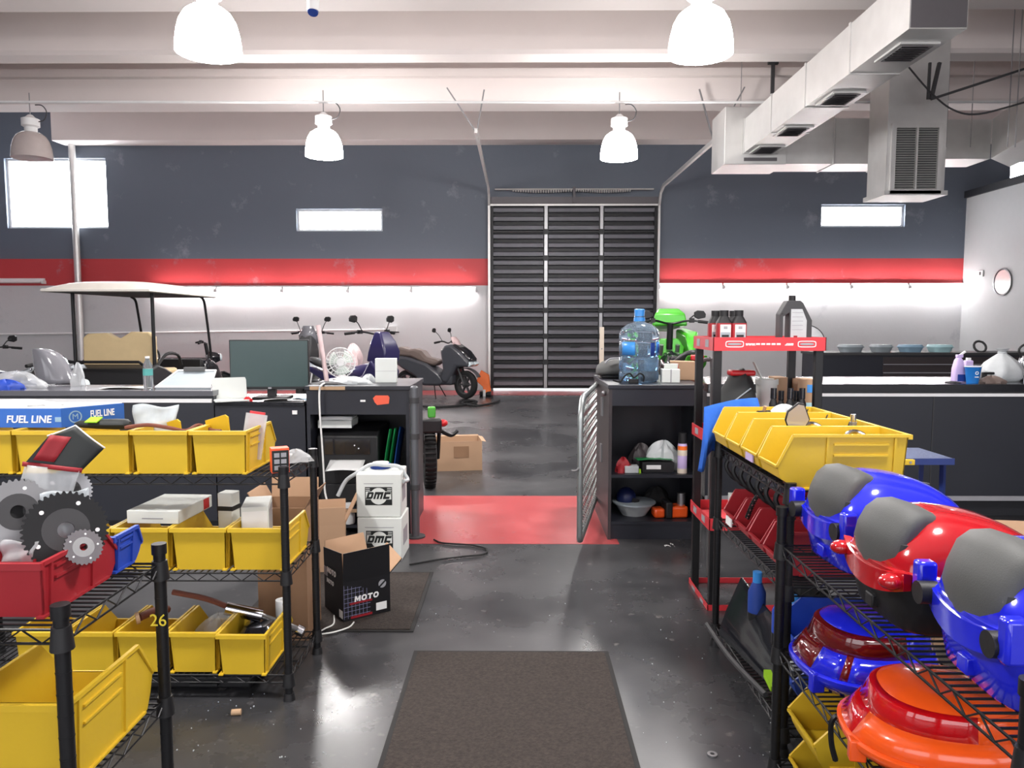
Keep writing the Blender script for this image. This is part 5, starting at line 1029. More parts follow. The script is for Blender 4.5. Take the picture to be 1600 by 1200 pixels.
# hook on lower rail
t = T('black_hook', 'black hook hanging on the lower rail of the nearest right unit', 'hook', (DX_-.004, 1.98, ZD[1]+.012)); MB().tube(curve([(.02,0,-.01),(0,0,.02),(-.02,0,0),(-.018,0,-.06),(-.005,0,-.11)], 5), .008).build('bent_wire', 'black_metal', t)
# step stool and boxes behind the cases
t = T('step_stool', 'blue step stool with diamond plate top behind the blue top case', 'stool', (PX(1430,4.3), 4.3, 0)); sz = ZY(706,4.3); w_ = .14
MB().box(-w_,w_,-.2,.16,sz-.01,sz).build('tread', 'diamond', t, smooth=0); MB().box(-w_-.004,w_+.004,-.206,-.2,sz-.035,sz+.001).build('tread_edge', 'step_blue', t, smooth=0)
for x in (-w_, w_):
    for y in (-.1, .12): MB().bar((x,y,sz-.01),(x*1.04,y*1.1,0), .024).build('leg', 'step_blue', t, smooth=0)
MB().bar((-w_,-.11,.25),(w_,-.11,.25), .02).build('crossbar', 'step_blue', t, smooth=0); MB().bar((-w_,.12,.25),(w_,.12,.25), .02).build('crossbar', 'step_blue', t, smooth=0)
t = T('yellow_bar', 'short yellow strip projecting behind the nearest yellow bin at right', 'strip', P(1410,722,3.2)); MB().box(-.09,.05,-.01,.01,-.012,.012).build('strip_body', 'yellow', t, bev=.002); MB().cyl((.03,-.012,0),(.03,.012,0), .006, n=8).build('rivet', 'steel', t); MB().bar((-.08,0,-.01),(-.08,0,-(t.location.z-.0)), .012).build('stem', 'black_metal', t)
open_carton('cardboard_box', 'brown cardboard box on the floor behind the red top case', (PX(1520,3.5), 3.62, 0), .3, .3, .50, R_(6), flaps=((0,0,0),(1,.35,1.0),(1,.3,.15),(0,0,0)), inner='cardboard')
open_carton('cardboard_box', 'pale cardboard box at the right edge behind the nearest blue top case', (PX(1640,3.1), 3.1, 0), .3, .3, .58, R_(-8), flaps=((0,0,0),(0,0,0),(1,.3,.3),(1,.3,.7)), inner='cardboard')
# ================================================================ on and in the reception cabinet
t = T('water_cooler_bottle', 'large clear blue water cooler bottle on the reception cabinet', 'bottle', (PX(999,5.5), 5.5, rz+.001)); bh = ZY(483,5.5)-rz; br = (PX(1030,5.5)-PX(968,5.5))/2
prof = [(0,.004),(br*.9,.0),(br,.02),(br,.12*bh),(br*.96,.14*bh),(br*.96,.16*bh),(br,.18*bh),(br,.33*bh),(br*.96,.345*bh),(br,.365*bh),(br,.55*bh),(br*.97,.565*bh),(br,.58*bh),(br,.66*bh),(br*.9,.73*bh),(br*.6,.79*bh),(br*.28,.82*bh),(br*.26,.9*bh)]
MB().lathe(prof, 36).build('bottle_body', 'jug', t); MB().lathe([(0,.012),(br*.88,.012),(br*.93,.03),(br*.93,.5*bh),(0,.5*bh)], 32).build('water_fill', 'water', t); MB().lathe([(br*.29,.83*bh),(br*.29,.86*bh),(br*.25,.9*bh),(br*.27,.99*bh),(br*.2,bh),(0,bh)], 24).build('cap', 'jug_blue', t)
def cyl_patch(a0, a1, z0, z1, mat, nm, r=br*1.01): MB().sheet(lambda u, v: (r*math.cos(a0+(a1-a0)*u), r*math.sin(a0+(a1-a0)*u), z0+(z1-z0)*v), 8, 2).build(nm, mat, t, solid=.001)
cyl_patch(R_(205), R_(250), .37*bh, .55*bh, 'jug_blue', 'label_patch'); cyl_patch(R_(295), R_(310), .36*bh, .54*bh, 'ink_blue', 'label_patch'); cyl_patch(R_(318), R_(345), .37*bh, .55*bh, 'jug_blue', 'label_patch'); cyl_patch(R_(324), R_(338), .40*bh, .52*bh, 'ink_blue', 'label_emblem', br*1.02)
t = T('small_white_box', 'small white carton right of the water bottle', 'box', (PX(1049,5.4), 5.38, rz+.001), R_(-4)); hh = ZY(577,5.4)-rz; MB().box(-.065,.065,0,.1,0,hh).build('carton', 'white_card', t, bev=.002); MB().obox((.01,.085,hh+.012), (.1,.004,.06), (R_(30),0,0)).build('flap', 'white_card', t, smooth=0); MB().box(-.004,.004,-.001,0,0,hh).build('fold_line', 'ink_grey', t, smooth=0)
t = T('torn_cardboard', 'torn brown cardboard piece behind the small white carton', 'cardboard', (PX(1074,5.6), 5.6, rz+.001), R_(-8)); hh = ZY(565,5.6)-rz; MB().loft([[(-.1,0,0),(.1,0,0),(.12,0,hh*.8),(.06,0,hh),(-.12,0,hh*1.02)],[(-.1,.12,0),(.1,.12,0),(.12,.1,hh*.8),(.06,.1,hh),(-.12,.1,hh*1.02)]]).build('board', 'cardboard', t, bev=.004); MB().box(-.1,-.06,-.002,0,hh*.6,hh*.9).build('red_print', 'red_part', t, smooth=0)
t = T('motorcycle_saddle', 'grey motorcycle saddle left of the water bottle', 'seat', (PX(958,5.9), 5.85, rz+.001)); MB().loft([[(x, y, z) for (y, z) in ((-.12*s,.02),(-.14*s,.06*s),(-.08*s,.13*s+.02),(.08*s,.13*s+.02),(.14*s,.06*s),(.12*s,.02))] for x, s in ((-.14,.5),(-.11,.85),(0,1.1),(.12,1.15),(.2,.9))]).build('cushion', 'pad', t, sub=1); MB().tube(curve([(-.08,-.11,.12),(-.04,-.1,.155),(.06,-.1,.16)], 4), .006).build('trim', 'ink_grey', t); MB().box(-.1,.15,-.08,.08,0,.03).build('seat_pan', 'black_plastic', t, bev=.01)
t = T('black_charger_cable', 'black charger cable looped before the water bottle', 'cable', (PX(985,5.33), 5.32, rz+.001)); MB().tube(curve([(-.12,.02,.02),(-.07,0,.01),(-.04,0,.05),(-.0,0,.07),(.03,0,.04),(.07,0,.07),(.1,0,.05),(.1,.02,.01)], 5), .006).build('cord', 'rubber', t); MB().box(-.01,.06,-.015,.015,.0,.03).build('plug', 'black_plastic', t, bev=.004)
t = T('pale_stick', 'pale wooden stick standing behind the gate', 'stick', (PX(941,6.4), 6.42, 0)); MB().box(-.018,.018,-.01,.01,0,ZY(511,6.4)).build('batten', 'wood_pale' if 'wood_pale' in MATS else (pm('wood_pale', (222,210,192), .7) and 'wood_pale'), t, smooth=0); MB().cyl((0,-.012,ZY(545,6.4)),(0,-.01,ZY(545,6.4)), .006, n=8).build('nail', 'steel', t)
zm_ = zm+.001
crumple('grey_shopping_bag', 'grey plastic bag in the reception cabinet', 'bag', (PX(1042,5.42), 5.45, zm_), .14, .1, .19, 'bag_grey', 50, amp=.4)
t = T('spray_can', 'yellow and purple spray can in the reception cabinet', 'spray can', (PX(1070,5.28), 5.28, zm_)); hh = ZY(676,5.28)-zm_; MB().lathe([(0,0),(.033,0),(.034,.006),(.034,hh*.68),(.03,hh*.74),(0,hh*.74)], 20).build('can_body', 'lilac', t); MB().lathe([(.0345,.0),(.0345,hh*.12)], 20).build('lower_band', 'wood_pale', t); MB().lathe([(.0345,hh*.44),(.0345,hh*.58)], 20).build('label_band', 'wood_pale', t); MB().lathe([(.0345,hh*.58),(.0345,hh*.68)], 20).build('upper_band', 'orange', t); MB().lathe([(0,hh*.73),(.03,hh*.73),(.03,hh),(0,hh)], 18).build('cap', 'black_plastic', t)
t = T('flat_black_box', 'flat black box with white label in the reception cabinet', 'box', (PX(1028,5.3), 5.28, zm_)); MB().box(-.1,.13,0,.2,0,.075).build('carton', 'box_black', t, bev=.002); MB().box(-.07,.035,-.001,0,.025,.055).build('white_label', 'paper', t, smooth=0)
paper('green_board', 'green circuit sheet on the flat black box', (PX(1025,5.35), 5.36, zm_+.085), .26, .12, .05, .006, 'green_folder', cat='sheet')
crumple('maroon_rag', 'maroon bundle at the left of the reception cabinet shelf', 'rag', (PX(977,5.3), 5.32, zm_), .06, .06, .1, 'ink_red', 51); crumple('camouflage_rag', 'olive cloth in the middle of the reception cabinet shelf', 'cloth', (PX(1003,5.5), 5.48, zm_), .09, .06, .17, 'brown_black', 52)
t = T('small_pale_box', 'small pale box on the left of the reception cabinet shelf', 'box', (PX(990,5.27), 5.26, zm_)); MB().box(-.05,.05,0,.08,0,.05).build('carton', 'bag_grey', t, bev=.003); MB().box(.052,.065,-.002,.02,0,.03).build('lime_tag', 'lime', t)
zl_ = zl+.001
t = T('grey_basin', 'shallow grey basin in the lower reception cabinet', 'basin', (PX(995,5.4), 5.42, zl_)); MB().lathe([(0,0),(.09,0),(.145,.085),(.155,.085),(.155,.095),(.135,.09),(.085,.012),(0,.012)], 28).build('bowl', 'bag_grey', t); MB().lathe([(.15,.085),(.16,.088),(.16,.098),(.15,.098)], 28).build('rim', 'tub_grey', t)
t = T('blue_helmet', 'dark blue shell in the grey basin', 'shell', (PX(982,5.42), 5.43, zl_+.05)); MB().ball((0,0,.07), .075, .075, .08).build('dome', 'navy', t); MB().obox((.06,-.05,.06),(.06,.02,.03),(0,.3,.4)).build('strap', 'black_plastic', t)
t = T('orange_saw', 'orange and black power tool in the lower reception cabinet', 'power tool', (PX(1055,5.3), 5.32, zl_), R_(6)); MB().box(-.13,-.05,-.02,.08,0,.07).build('handle', 'orange_gloss', t, bev=.015); MB().box(-.02,.12,-.03,.1,0,.085).build('housing', 'orange_gloss', t, bev=.015); MB().box(-.05,-.0,-.04,.09,0,.12).build('motor', 'black_plastic', t, bev=.01); MB().cyl((.09,.05,.08),(.09,.05,.17), .03, n=14).build('spool', 'steel', t)
crumple('dark_hose_pile', 'dark hose pile behind the orange power tool', 'hose', (PX(1030,5.6), 5.58, zl_), .12, .08, .16, 'rubber', 53)
t = T('paper_scrap', 'white paper scrap on the floor before the reception cabinet', 'scrap', PZ(1046,853,.002)); MB().sheet(lambda u, v: ((u-.5)*.07, (v-.5)*.03, .006*math.sin(u*6)), 6, 3).build('sheet', 'paper', t, solid=.001); MB().sheet(lambda u, v: (.02+(u-.5)*.02, (v-.5)*.03+.02, .008+.004*math.sin(u*6)), 4, 3).build('fold', 'paper', t, solid=.001)
# on the sales counter
sc_ = qz+.001
t = T('sanitizer_bottle', 'lilac spray bottle on the sales counter', 'bottle', (PX(1503,5.98), 6.0, sc_)); hh = ZY(549,6.0)-sc_; MB().loft([sup(.045,.03,4,20,z=0), sup(.048,.032,4,20,z=.01), sup(.045,.03,4,20,z=hh*.45), sup(.03,.025,3,20,z=hh*.72), sup(.018,.018,2,20,z=hh*.8)]).build('bottle_body', 'lilac', t); MB().box(-.02,.03,-.015,.015,hh*.8,hh*.9).build('pump', 'lilac', t, bev=.004); MB().bar((.0,0,hh*.85),(.05,0,hh), .014).build('nozzle', 'paper', t); MB().box(-.02,.045,-.034,-.032,.01,hh*.26).build('label_panel', 'ink_blue', t, smooth=0)
t = T('lilac_box', 'small lilac bottle behind the blue cup', 'bottle', (PX(1516,6.15), 6.15, sc_)); MB().box(-.035,.035,-.02,.02,0,.17).build('bottle_body', 'lilac', t, bev=.01); MB().box(-.015,.015,-.012,.012,.17,.19).build('cap', 'paper', t)
t = T('paper_cup', 'blue paper cup with white emblem on the sales counter', 'cup', (PX(1524,5.9), 5.9, sc_)); hh = ZY(572,5.9)-sc_; MB().lathe([(0,.005),(.042,.0),(.06,hh-.005),(.063,hh),(.058,hh),(.04,.01),(0,.01)], 28).build('cup_wall', 'cup_blue', t); MB().lathe([(.058,hh-.004),(.0635,hh-.004),(.0635,hh+.003),(.058,hh+.003),(.058,hh-.004)], 28).build('rim', 'paper', t); o = MB().lathe([(.008,0),(.014,0),(.014,.0012),(.008,.0012),(.008,0)], 20).build('emblem', 'ink_white', t, loc=(0,-.0535,hh*.62), rot=(PI/2+.12,0,0)); MB().box(-.016,.016,-.0545,-.053,hh*.36,hh*.41).build('emblem_line', 'ink_white', t, smooth=0)
t = T('tied_plastic_bag', 'grey tied plastic bag on the sales counter', 'bag', (PX(1571,6.1), 6.12, sc_)); rings = []; rnd = random.Random(5)
for z, r in ((0,.13),(.03,.165),(.09,.17),(.15,.13),(.2,.07),(.23,.03),(.24,.025),(.27,.05)): rings.append([(r*(1+.08*math.sin(5*a+z*20)+.05*math.sin(9*a))*math.cos(a), r*(1+.07*math.sin(6*a+1))*math.sin(a)*.8, z) for a in [2*PI*k/30 for k in range(30)]])
MB().loft(rings).build('bag_body', 'bag_grey', t, smooth=40); MB().tube([(.03*math.cos(a), .025*math.sin(a), .235) for a in [2*PI*k/12 for k in range(12)]], .006, 6, closed=True).build('knot', 'bag_grey', t)
crumple('brown_gloves', 'brownish grey cloth lying before the tied bag', 'cloth', (PX(1556,5.9), 5.92, sc_), .1, .06, .055, 'seat_brown', 60); crumple('dark_papers', 'dark flat papers left of the blue cup', 'paper', (PX(1495,5.93), 5.95, sc_), .06, .05, .012, 'dark_grey', 61)
t = T('black_phone', 'black handset lying before the tied bag', 'handset', (PX(1552,6.02), 6.03, sc_+.06), R_(10)); MB().box(-.07,.06,-.012,.012,0,.02).build('handset_body', 'black_plastic', t, bev=.005); MB().cyl((-.05,0,-.06),(-.05,0,0), .02, n=10).build('cradle', 'black_plastic', t)
t = T('metal_flask', 'metal kettle at the right picture edge on the sales counter', 'kettle', (PX(1606,6.2), 6.2, sc_)); MB().lathe([(0,0),(.06,0),(.06,.14),(.04,.2),(0,.21)], 22).build('vessel', 'chrome', t); MB().tube(curve([(-.04,0,.19),(-.06,0,.26),(.0,0,.3),(.06,0,.24)], 4), .01).build('handle', 'black_plastic', t)

# ================================================================ golf cart
gx = -5.38; gy = 9.75
t = T('golf_cart', 'golf cart with cream roof and beige bench at far left', 'golf cart', (gx, gy, 0))
rzz = ZY(452,9.5)
def roof(u, v):
    x = (u-.5)*1.36; y = -.3+v*2.25; ex = 1-abs(2*u-1)**4; ey = 1-abs(2*v-1)**5
    return (x*(1-.1*v), y, rzz+.13*ex**.6*ey**.6)
m = MB(); N_ = 20
m.sheet(roof, N_, N_); m.sheet(lambda u, v: (roof(u,v)[0]*.985, roof(u,v)[1], rzz-.03), N_, N_)
rf = m.build('roof', 'cart_roof', t, smooth=60)
edge = [roof(i/20,0) for i in range(21)]+[roof(1,i/20) for i in range(1,21)]+[roof(1-i/20,1) for i in range(1,21)]+[roof(0,1-i/20) for i in range(1,20)]
MB().tube([(x,y,rzz-.012) for x, y, z in edge], .022, 6, closed=True).build('roof_rim', 'cart_roof', rf); MB().sheet(lambda u, v: (roof(u,v)[0]*.95, -.25+v*2.15, rzz-.034), 4, 4).build('roof_liner', 'dark_grey', rf, smooth=0)
for x in (-.53, .53):
    MB().cyl((x,.1,.55),(x,.1,rzz-.03), .024, n=10).build('rear_post', 'black_metal', t)
    MB().tube(curve([(x,1.98,.6),(x,1.9,1.2),(x,1.78,rzz-.25),(x,1.72,rzz-.08),(x,1.6,rzz-.03)], 5), .02, 8).build('windshield_post', 'black_metal', t)
zsb0, zsb1 = ZY(574,9.95), ZY(519,9.95)
bp = [(-.48,zsb0+.05),(-.46,zsb0),(.46,zsb0),(.48,zsb0+.05),(.48,zsb1-.06),(.42,zsb1+.0),(.18,zsb1+.005),(.04,zsb1-.08),(-.02,zsb1-.08),(-.14,zsb1-.01),(-.4,zsb1-.02),(-.47,zsb1-.07)]
MB().prism(bp, .18, .30, 'y').build('seat_back', 'beige', t, bev=.018)
MB().box(-.5,.5,.32,.85,.78,.92).build('seat_cushion', 'beige', t, bev=.04)
MB().prism([(-.15,.35),(-.2,.6),(-.1,.95),(.1,1.0),(.3,.95),(.9,.72),(1.0,.4),(1.0,.3),(0,.3)], -.58, .58, 'x').build('rear_body', 'black_plastic', t, bev=.03)
MB().prism([(.95,.3),(1.7,.3),(1.7,.42),(.95,.42)], -.56, .56, 'x').build('floor_pan', 'dark_grey', t, smooth=0)
MB().prism([(1.7,.3),(1.72,.95),(1.85,1.02),(2.15,.9),(2.4,.6),(2.4,.3)], -.55, .55, 'x').build('front_cowl', 'black_gloss', t, bev=.04)
MB().box(-.5,.5,1.62,1.72,.82,1.0).build('dashboard', 'black_plastic', t, bev=.02)
MB().tube([(-.25+.19*math.cos(a), 1.45+.06*math.sin(a), 1.02+.17*math.sin(a)) for a in [2*PI*k/24 for k in range(24)]], .016, 6, closed=True).build('steering_wheel', 'black_plastic', t); MB().cyl((-.25,1.47,1.02),(-.25,1.7,.8), .022, n=8).build('steering_column', 'black_plastic', t)
for x in (-.52, .52): MB().tube(curve([(x,.15,.95),(x,.45,1.12),(x,.8,1.1),(x,.9,.95)], 4), .022, 8).build('hip_rail', 'black_plastic', t)
MB().tube([(-.5,-.1,.98),(-.5,-.25,1.05),(.5,-.25,1.05),(.5,-.1,.98)], .02, 8).build('rear_rail', 'black_metal', t)
def wheel(r, wd, mat_t='rubber', rim='steel', spokes=5):
    pass
def add_wheel(par, c, r, wd, axis='y', rim='steel', spokes=6, steer=0):
    """wheel: tyre + rim + spokes + hub; axis of rotation along local y (bikes) or x (cart)"""
    k = [(r*.70,-wd*.42),(r*.82,-wd*.5),(r*.95,-wd*.42),(r,-wd*.2),(r,wd*.2),(r*.95,wd*.42),(r*.82,wd*.5),(r*.70,wd*.42),(r*.70,-wd*.42)]
    o = MB().lathe(k, 32, axis=axis).build('tyre', 'rubber', par, loc=c, rot=(0,0,steer))
    MB().lathe([(r*.62,-wd*.38),(r*.715,-wd*.4),(r*.715,wd*.4),(r*.62,wd*.38),(r*.62,-wd*.38)], 28, axis=axis).build('rim', rim, o)
    m = MB()
    for j in range(spokes):
        a = 2*PI*j/spokes; q = (r*.66*math.cos(a), r*.66*math.sin(a))
        m.bar((0,0,0), (q[0],0,q[1]) if axis == 'y' else (0,q[0],q[1]), wd*.3, r*.1)
    e = (0,wd*.5,0) if axis == 'y' else (wd*.5,0,0)
    m.cyl(tuple(-v for v in e), e, r*.18, n=14); m.build('spokes', rim, o); return o
for x in (-.5, .5):
    for y in (.25, 2.05): add_wheel(t, (x,y,.26), .26, .2, 'x', 'white_metal')
# ================================================================ motorcycles
def mirror_part(par, base, tip, s=1):
    m = MB().tube(curve([base, ((base[0]+tip[0])/2+.01, (base[1]+tip[1])/2, (base[2]+tip[2])/2+.02), tip], 4), .007, 6).build('mirror_stem', 'black_metal', par)
    hx = [(-.06,-.03),(-.065,.01),(-.04,.045),(.03,.05),(.065,.03),(.06,-.025),(.02,-.045)]
    MB().prism([(b*s, a) for b, a in hx], -.012, .012, 'x').build('mirror_head', 'black_plastic', m, loc=tip, bev=.006)
def motorcycle(label, loc, rz, body, accent, hb=1.12, mz=1.42, naked=True, steer=.2, screen=None, lift=0, name='motorcycle', mirrors=True):
    """x forward, origin on the ground under the bike"""
    t = T(name, label, 'motorcycle', loc, rz)
    if lift:
        MB().box(-1.0,1.1,-.3,.3,lift-.05,lift).build('lift_deck', 'dark_grey', t, smooth=0)
        for x in (-.7,.7): MB().box(x-.06,x+.06,-.25,.25,0,lift-.05).build('lift_leg', 'dark_grey', t, smooth=0)
    g = lift
    add_wheel(t, (.70,0,g+.30), .30, .11, 'y', 'black_metal', 6, steer); add_wheel(t, (-.68,0,g+.30), .30, .14, 'y', 'black_metal', 6)
    for s in (-1, 1): MB().tube([(.70,s*.09,g+.30),(.42,s*.09,g+.95)], .024, 10).build('fork_leg', 'steel', t)
    MB().prism([(.60,g+.62),(.72,g+.64),(.88,g+.56),(1.0,g+.46),(.97,g+.45),(.86,g+.53),(.72,g+.60)], -.06, .06, 'y').build('front_fender', body, t, bev=.01)
    MB().prism([(-.1,g+.25),(.3,g+.25),(.38,g+.5),(.25,g+.62),(-.15,g+.6)], -.15, .15, 'y').build('engine', 'steel', t, bev=.02)
    for k in range(5): MB().box(.05,.3,-.16,.16,g+.42+.035*k,g+.435+.035*k).build('cooling_fin', 'dark_grey', t, smooth=0)
    MB().loft([[(x, y*w_, z0+z*h) for y, z in ((-1,0),(-1,.5),(-.7,.9),(0,1),(.7,.9),(1,.5),(1,0))] for x, w_, z0, h in ((-.12,.08,g+.66,.12),(0,.13,g+.64,.22),(.18,.16,g+.63,.27),(.33,.14,g+.66,.24),(.4,.08,g+.7,.14))]).build('fuel_tank', body, t, sub=1)
    MB().loft([[(x, y*w_, z0+z*.1) for y, z in ((-1,0),(-1,.7),(-.5,1),(.5,1),(1,.7),(1,0))] for x, w_, z0 in ((-.95,.06,g+.86),(-.8,.11,g+.83),(-.5,.13,g+.76),(-.25,.12,g+.70),(-.08,.09,g+.71))]).build('saddle', 'black_plastic', t, sub=1)
    MB().prism([(-.98,g+.85),(-1.08,g+.9),(-1.0,g+.80),(-.6,g+.64),(-.2,g+.58),(-.2,g+.68),(-.6,g+.75)], -.1, .1, 'y').build('tail_panel', accent, t, bev=.015); MB().box(-1.09,-1.04,-.06,.06,g+.85,g+.9).build('tail_light', 'red_part', t, bev=.01)
    MB().tube([(-.68,.1,g+.3),(-.1,.1,g+.4)], .03, 8).tube([(-.68,-.1,g+.3),(-.1,-.1,g+.4)], .03, 8).build('swing_arm', 'black_metal', t)
    MB().tube(curve([(.3,-.17,g+.3),(.1,-.19,g+.2),(-.3,-.2,g+.27),(-.75,-.21,g+.42)], 4), .045, 10).build('exhaust', 'steel', t)
    if screen: MB().loft([[(.42+.1*(1-abs(y)), y*.2, g+hb-.2),(.52+.1*(1-abs(y)), y*.17, g+hb-.05),(.47+.05*(1-abs(y)), y*.1, g+hb+.12)] for y in (-1,-.6,0,.6,1)], False, False).build('windscreen', screen, t, solid=.006, smooth=60)
    MB().loft([[(.45+.0, y, g+z) for y, z in ((-.15,.78),(-.17,.92),(-.1,1.02),(.1,1.02),(.17,.92),(.15,.78))],[(.58, y, g+z) for y, z in ((-.12,.80),(-.14,.92),(-.08,1.0),(.08,1.0),(.14,.92),(.12,.80))],[(.66, y*.6, g+z) for y, z in ((-.12,.84),(-.14,.9),(-.08,.96),(.08,.96),(.14,.9),(.12,.84))]]).build('headlight_cowl', accent, t, bev=.01); MB().lathe([(0,.0),(.07,.0),(.06,.03),(0,.04)], 18, axis='x', c=(.655,0,g+.9)).build('headlight', 'glass', t)
    MB().tube([(.44,0,g+.9),(.40,0,g+hb-.03)], .035, 10).build('steering_stem', 'black_metal', t)
    if hb > 1.24 and not lift: MB().loft([[(x0, -w_, z0+g), (x0, w_, z0+g), (x1, w_*.8, z0+g), (x1, -w_*.8, z0+g)] for z0, x0, x1, w_ in ((.92,.36,.66,.16),(1.05,.40,.68,.17),(hb-.12,.43,.62,.15),(hb+.0,.45,.54,.10))]).build('dash_cowl', accent, t, bev=.02)
    if not naked: MB().prism([(-.1,g+.35),(.2,g+.22),(.5,g+.42),(.62,g+.8),(.45,g+.95),(.3,g+.75),(.0,g+.62)], -.19, .19, 'y').build('side_fairing', body, t, bev=.03)
    c, s_ = math.cos(steer), math.sin(steer)
    H = lambda x, y, z: (.40+x*c-y*s_, x*s_+y*c, g+z)
    MB().tube(curve([H(-.14,-.38,hb-.02),H(-.06,-.2,hb),H(0,-.05,hb-.03),H(0,.05,hb-.03),H(-.06,.2,hb),H(-.14,.38,hb-.02)], 4), .012, 8).build('handlebar', 'black_metal', t)
    for s in (-1, 1):
        MB().cyl(H(-.145,s*.4,hb-.025),H(-.1,s*.28,hb-.01), .018, n=10).build('grip', 'rubber', t); MB().tube([H(-.06,s*.24,hb+.0),H(-.02,s*.38,hb-.01)], .007).build('lever', 'black_metal', t); MB().obox(H(-.07,s*.22,hb), (.05,.05,.05)).build('switch_box', 'black_plastic', t)
        if mirrors: mirror_part(t, H(-.06,s*.2,hb+.02), H(-.1,s*(.3),mz), 1)
    MB().tube([(-.05,.12,g+.28),(-.15,.28,0.0+g)], .012).build('kickstand', 'black_metal', t)
    return t
m1_ = motorcycle('dark motorcycle with upright mirrors behind the monitor', (PX(490,13.6), 14.0, 0), R_(-100), 'black_gloss', 'dark_grey', hb=1.38, mz=1.62, steer=.1, screen='smoke_plastic')
m2_ = motorcycle('purple motorcycle with raised mirrors behind the desk fan', (PX(556,10.7), 10.7, 0), R_(-36), 'purple', 'purple', hb=1.3, mz=1.46, steer=-.08, naked=False); m2_.scale = (1.1,)*3
t = crumple('pink_rag', 'pale pink cloth on the purple motorcycle saddle', 'cloth', (PX(548,10.8), 10.9, .93), .13, .1, .30, 'pink', 70)
motorcycle('black motorcycle behind the golf cart', (-6.3, 13.9, 0), R_(15), 'black_gloss', 'black_gloss', hb=1.2, mz=1.2, mirrors=False)
motorcycle('dark motorcycle at far left with round windshield', (-5.2, 7.7, 0), R_(0), 'dark_grey', 'black_gloss', hb=1.15, mz=1.3, mirrors=False)
motorcycle('blue motorcycle cut by the left picture edge', (PX(-25,10.2), 10.6, 0), R_(-90), 'purple', 'ink_blue', hb=1.22, mz=1.33)
motorcycle('green sport motorcycle on a lift behind the water bottle', (PX(1056,7.9), 7.85, 0), R_(88), 'black_gloss', 'green', hb=1.22, mz=1.28, lift=.36, naked=True, steer=.12)
gb_ = bpy.data.objects[[o.name for o in bpy.data.objects if o.get('label','').startswith('green sport')][0]]
MB().loft([[(.42,-.2,1.52),(.42,.2,1.52),(.42,.17,1.66),(.42,-.17,1.66)],[(.62,-.16,1.5),(.62,.16,1.5),(.55,.12,1.72),(.55,-.12,1.72)],[(.85,-.06,1.45),(.85,.06,1.45),(.7,.05,1.6),(.7,-.05,1.6)]]).build('instrument_cowl', 'green', gb_, bev=.02)
for s in (-1, 1): MB().loft([[(.1,s*.18,1.15),(.1,s*.24,1.18),(.2,s*.22,1.3),(.2,s*.15,1.3)],[(.4,s*.2,1.2),(.4,s*.3,1.24),(.38,s*.3,1.46),(.38,s*.16,1.42)],[(.7,s*.12,1.1),(.7,s*.2,1.2),(.65,s*.2,1.5),(.65,s*.1,1.48)]]).build('side_fairing', 'green', gb_, bev=.02)
t = T('motorcycle_windshield', 'smoked round motorcycle windshield standing on the left counter', 'windshield', P(60,600,5.75)); t.location.z = cz; wr = (PX(92,5.7)-PX(30,5.7))/2; wh = ZY(548,5.7)-cz
MB().sheet(lambda u, v: (wr*(1-.45*v**2)*math.sin((u-.5)*2.6)*1.02-.05*v+.06*(1-v), .02+.16*(1-math.cos((u-.5)*2.6))+.05*v, .01+wh*(math.sin(v*PI/2))*(1-.12*abs(2*u-1)**3)), 18, 12).build('screen_sheet', 'smoke_plastic', t, solid=.005, smooth=60)
MB().ball((.12,.1,.09), .012, n=8, m=6).build('mount_bolt', 'chrome', t); MB().ball((-.12,.1,.12), .012, n=8, m=6).build('mount_bolt', 'chrome', t)
crumple('clear_film_pile', 'clear film and bottles under the round windshield', 'film', (PX(20,5.5), 5.52, cz), .2, .1, .12, 'bag', 71)
crumple('blue_plastic_bag', 'blue bag at the left edge of the counter', 'bag', (PX(8,5.45), 5.42, cz), .12, .06, .07, 'blue_bin', 72)
paper('counter_papers', 'pale papers lying on the left counter near the bottle', (PX(190,5.5), 5.5, cz+.003), .3, .16, .1, .008)
crumple('clear_helmet_bag', 'clear crumpled bag left of the beige bench', 'bag', (PX(118,5.7), 5.7, cz), .05, .05, .17, 'bag', 73)
# ================================================================ scooter
t = T('maxi_scooter', 'grey maxi scooter with brown seat beside the overhead door', 'scooter', (PX(678,15.4), 15.45, 0), R_(-24))
add_wheel(t, (.74,0,.29), .29, .13, 'y', 'dark_grey', 6, -.25); add_wheel(t, (-.66,0,.28), .28, .15, 'y', 'dark_grey', 6)
def slab(par, name, poly, hw, mat, bev=.05, tw=None): return MB().prism(poly, -hw, hw, 'y').build(name, mat, par, bev=bev)
slab(t, 'rear_body', [(-1.0,.78),(-.95,.88),(-.55,.84),(-.1,.72),(.2,.52),(.34,.36),(.2,.26),(-.2,.25),(-.35,.42),(-.7,.60)], .2, 'scooter')
slab(t, 'floor_tunnel', [(.1,.28),(.5,.28),(.52,.55),(.3,.56),(.1,.5)], .19, 'scooter')
slab(t, 'front_fairing', [(.22,.45),(.30,.62),(.27,.84),(.24,1.0),(.34,1.10),(.50,1.12),(.72,.98),(.92,.78),(.92,.66),(.62,.66),(.50,.46),(.40,.30),(.28,.34)], .22, 'scooter', .07)
slab(t, 'upper_cowl', [(.42,1.08),(.55,1.14),(.80,.98),(.95,.80),(.86,.78),(.6,.98)], .17, 'black_gloss', .04)
slab(t, 'saddle', [(-.95,.86),(-.92,.97),(-.78,1.06),(-.55,1.0),(-.42,1.02),(-.25,.97),(-.12,.84),(.1,.80),(.18,.74),(.05,.66),(-.2,.72),(-.5,.84)], .15, 'seat_brown', .05)
slab(t, 'grab_rail', [(-1.02,.90),(-1.05,1.02),(-.98,1.02),(-.86,.88)], .16, 'beige', .02)
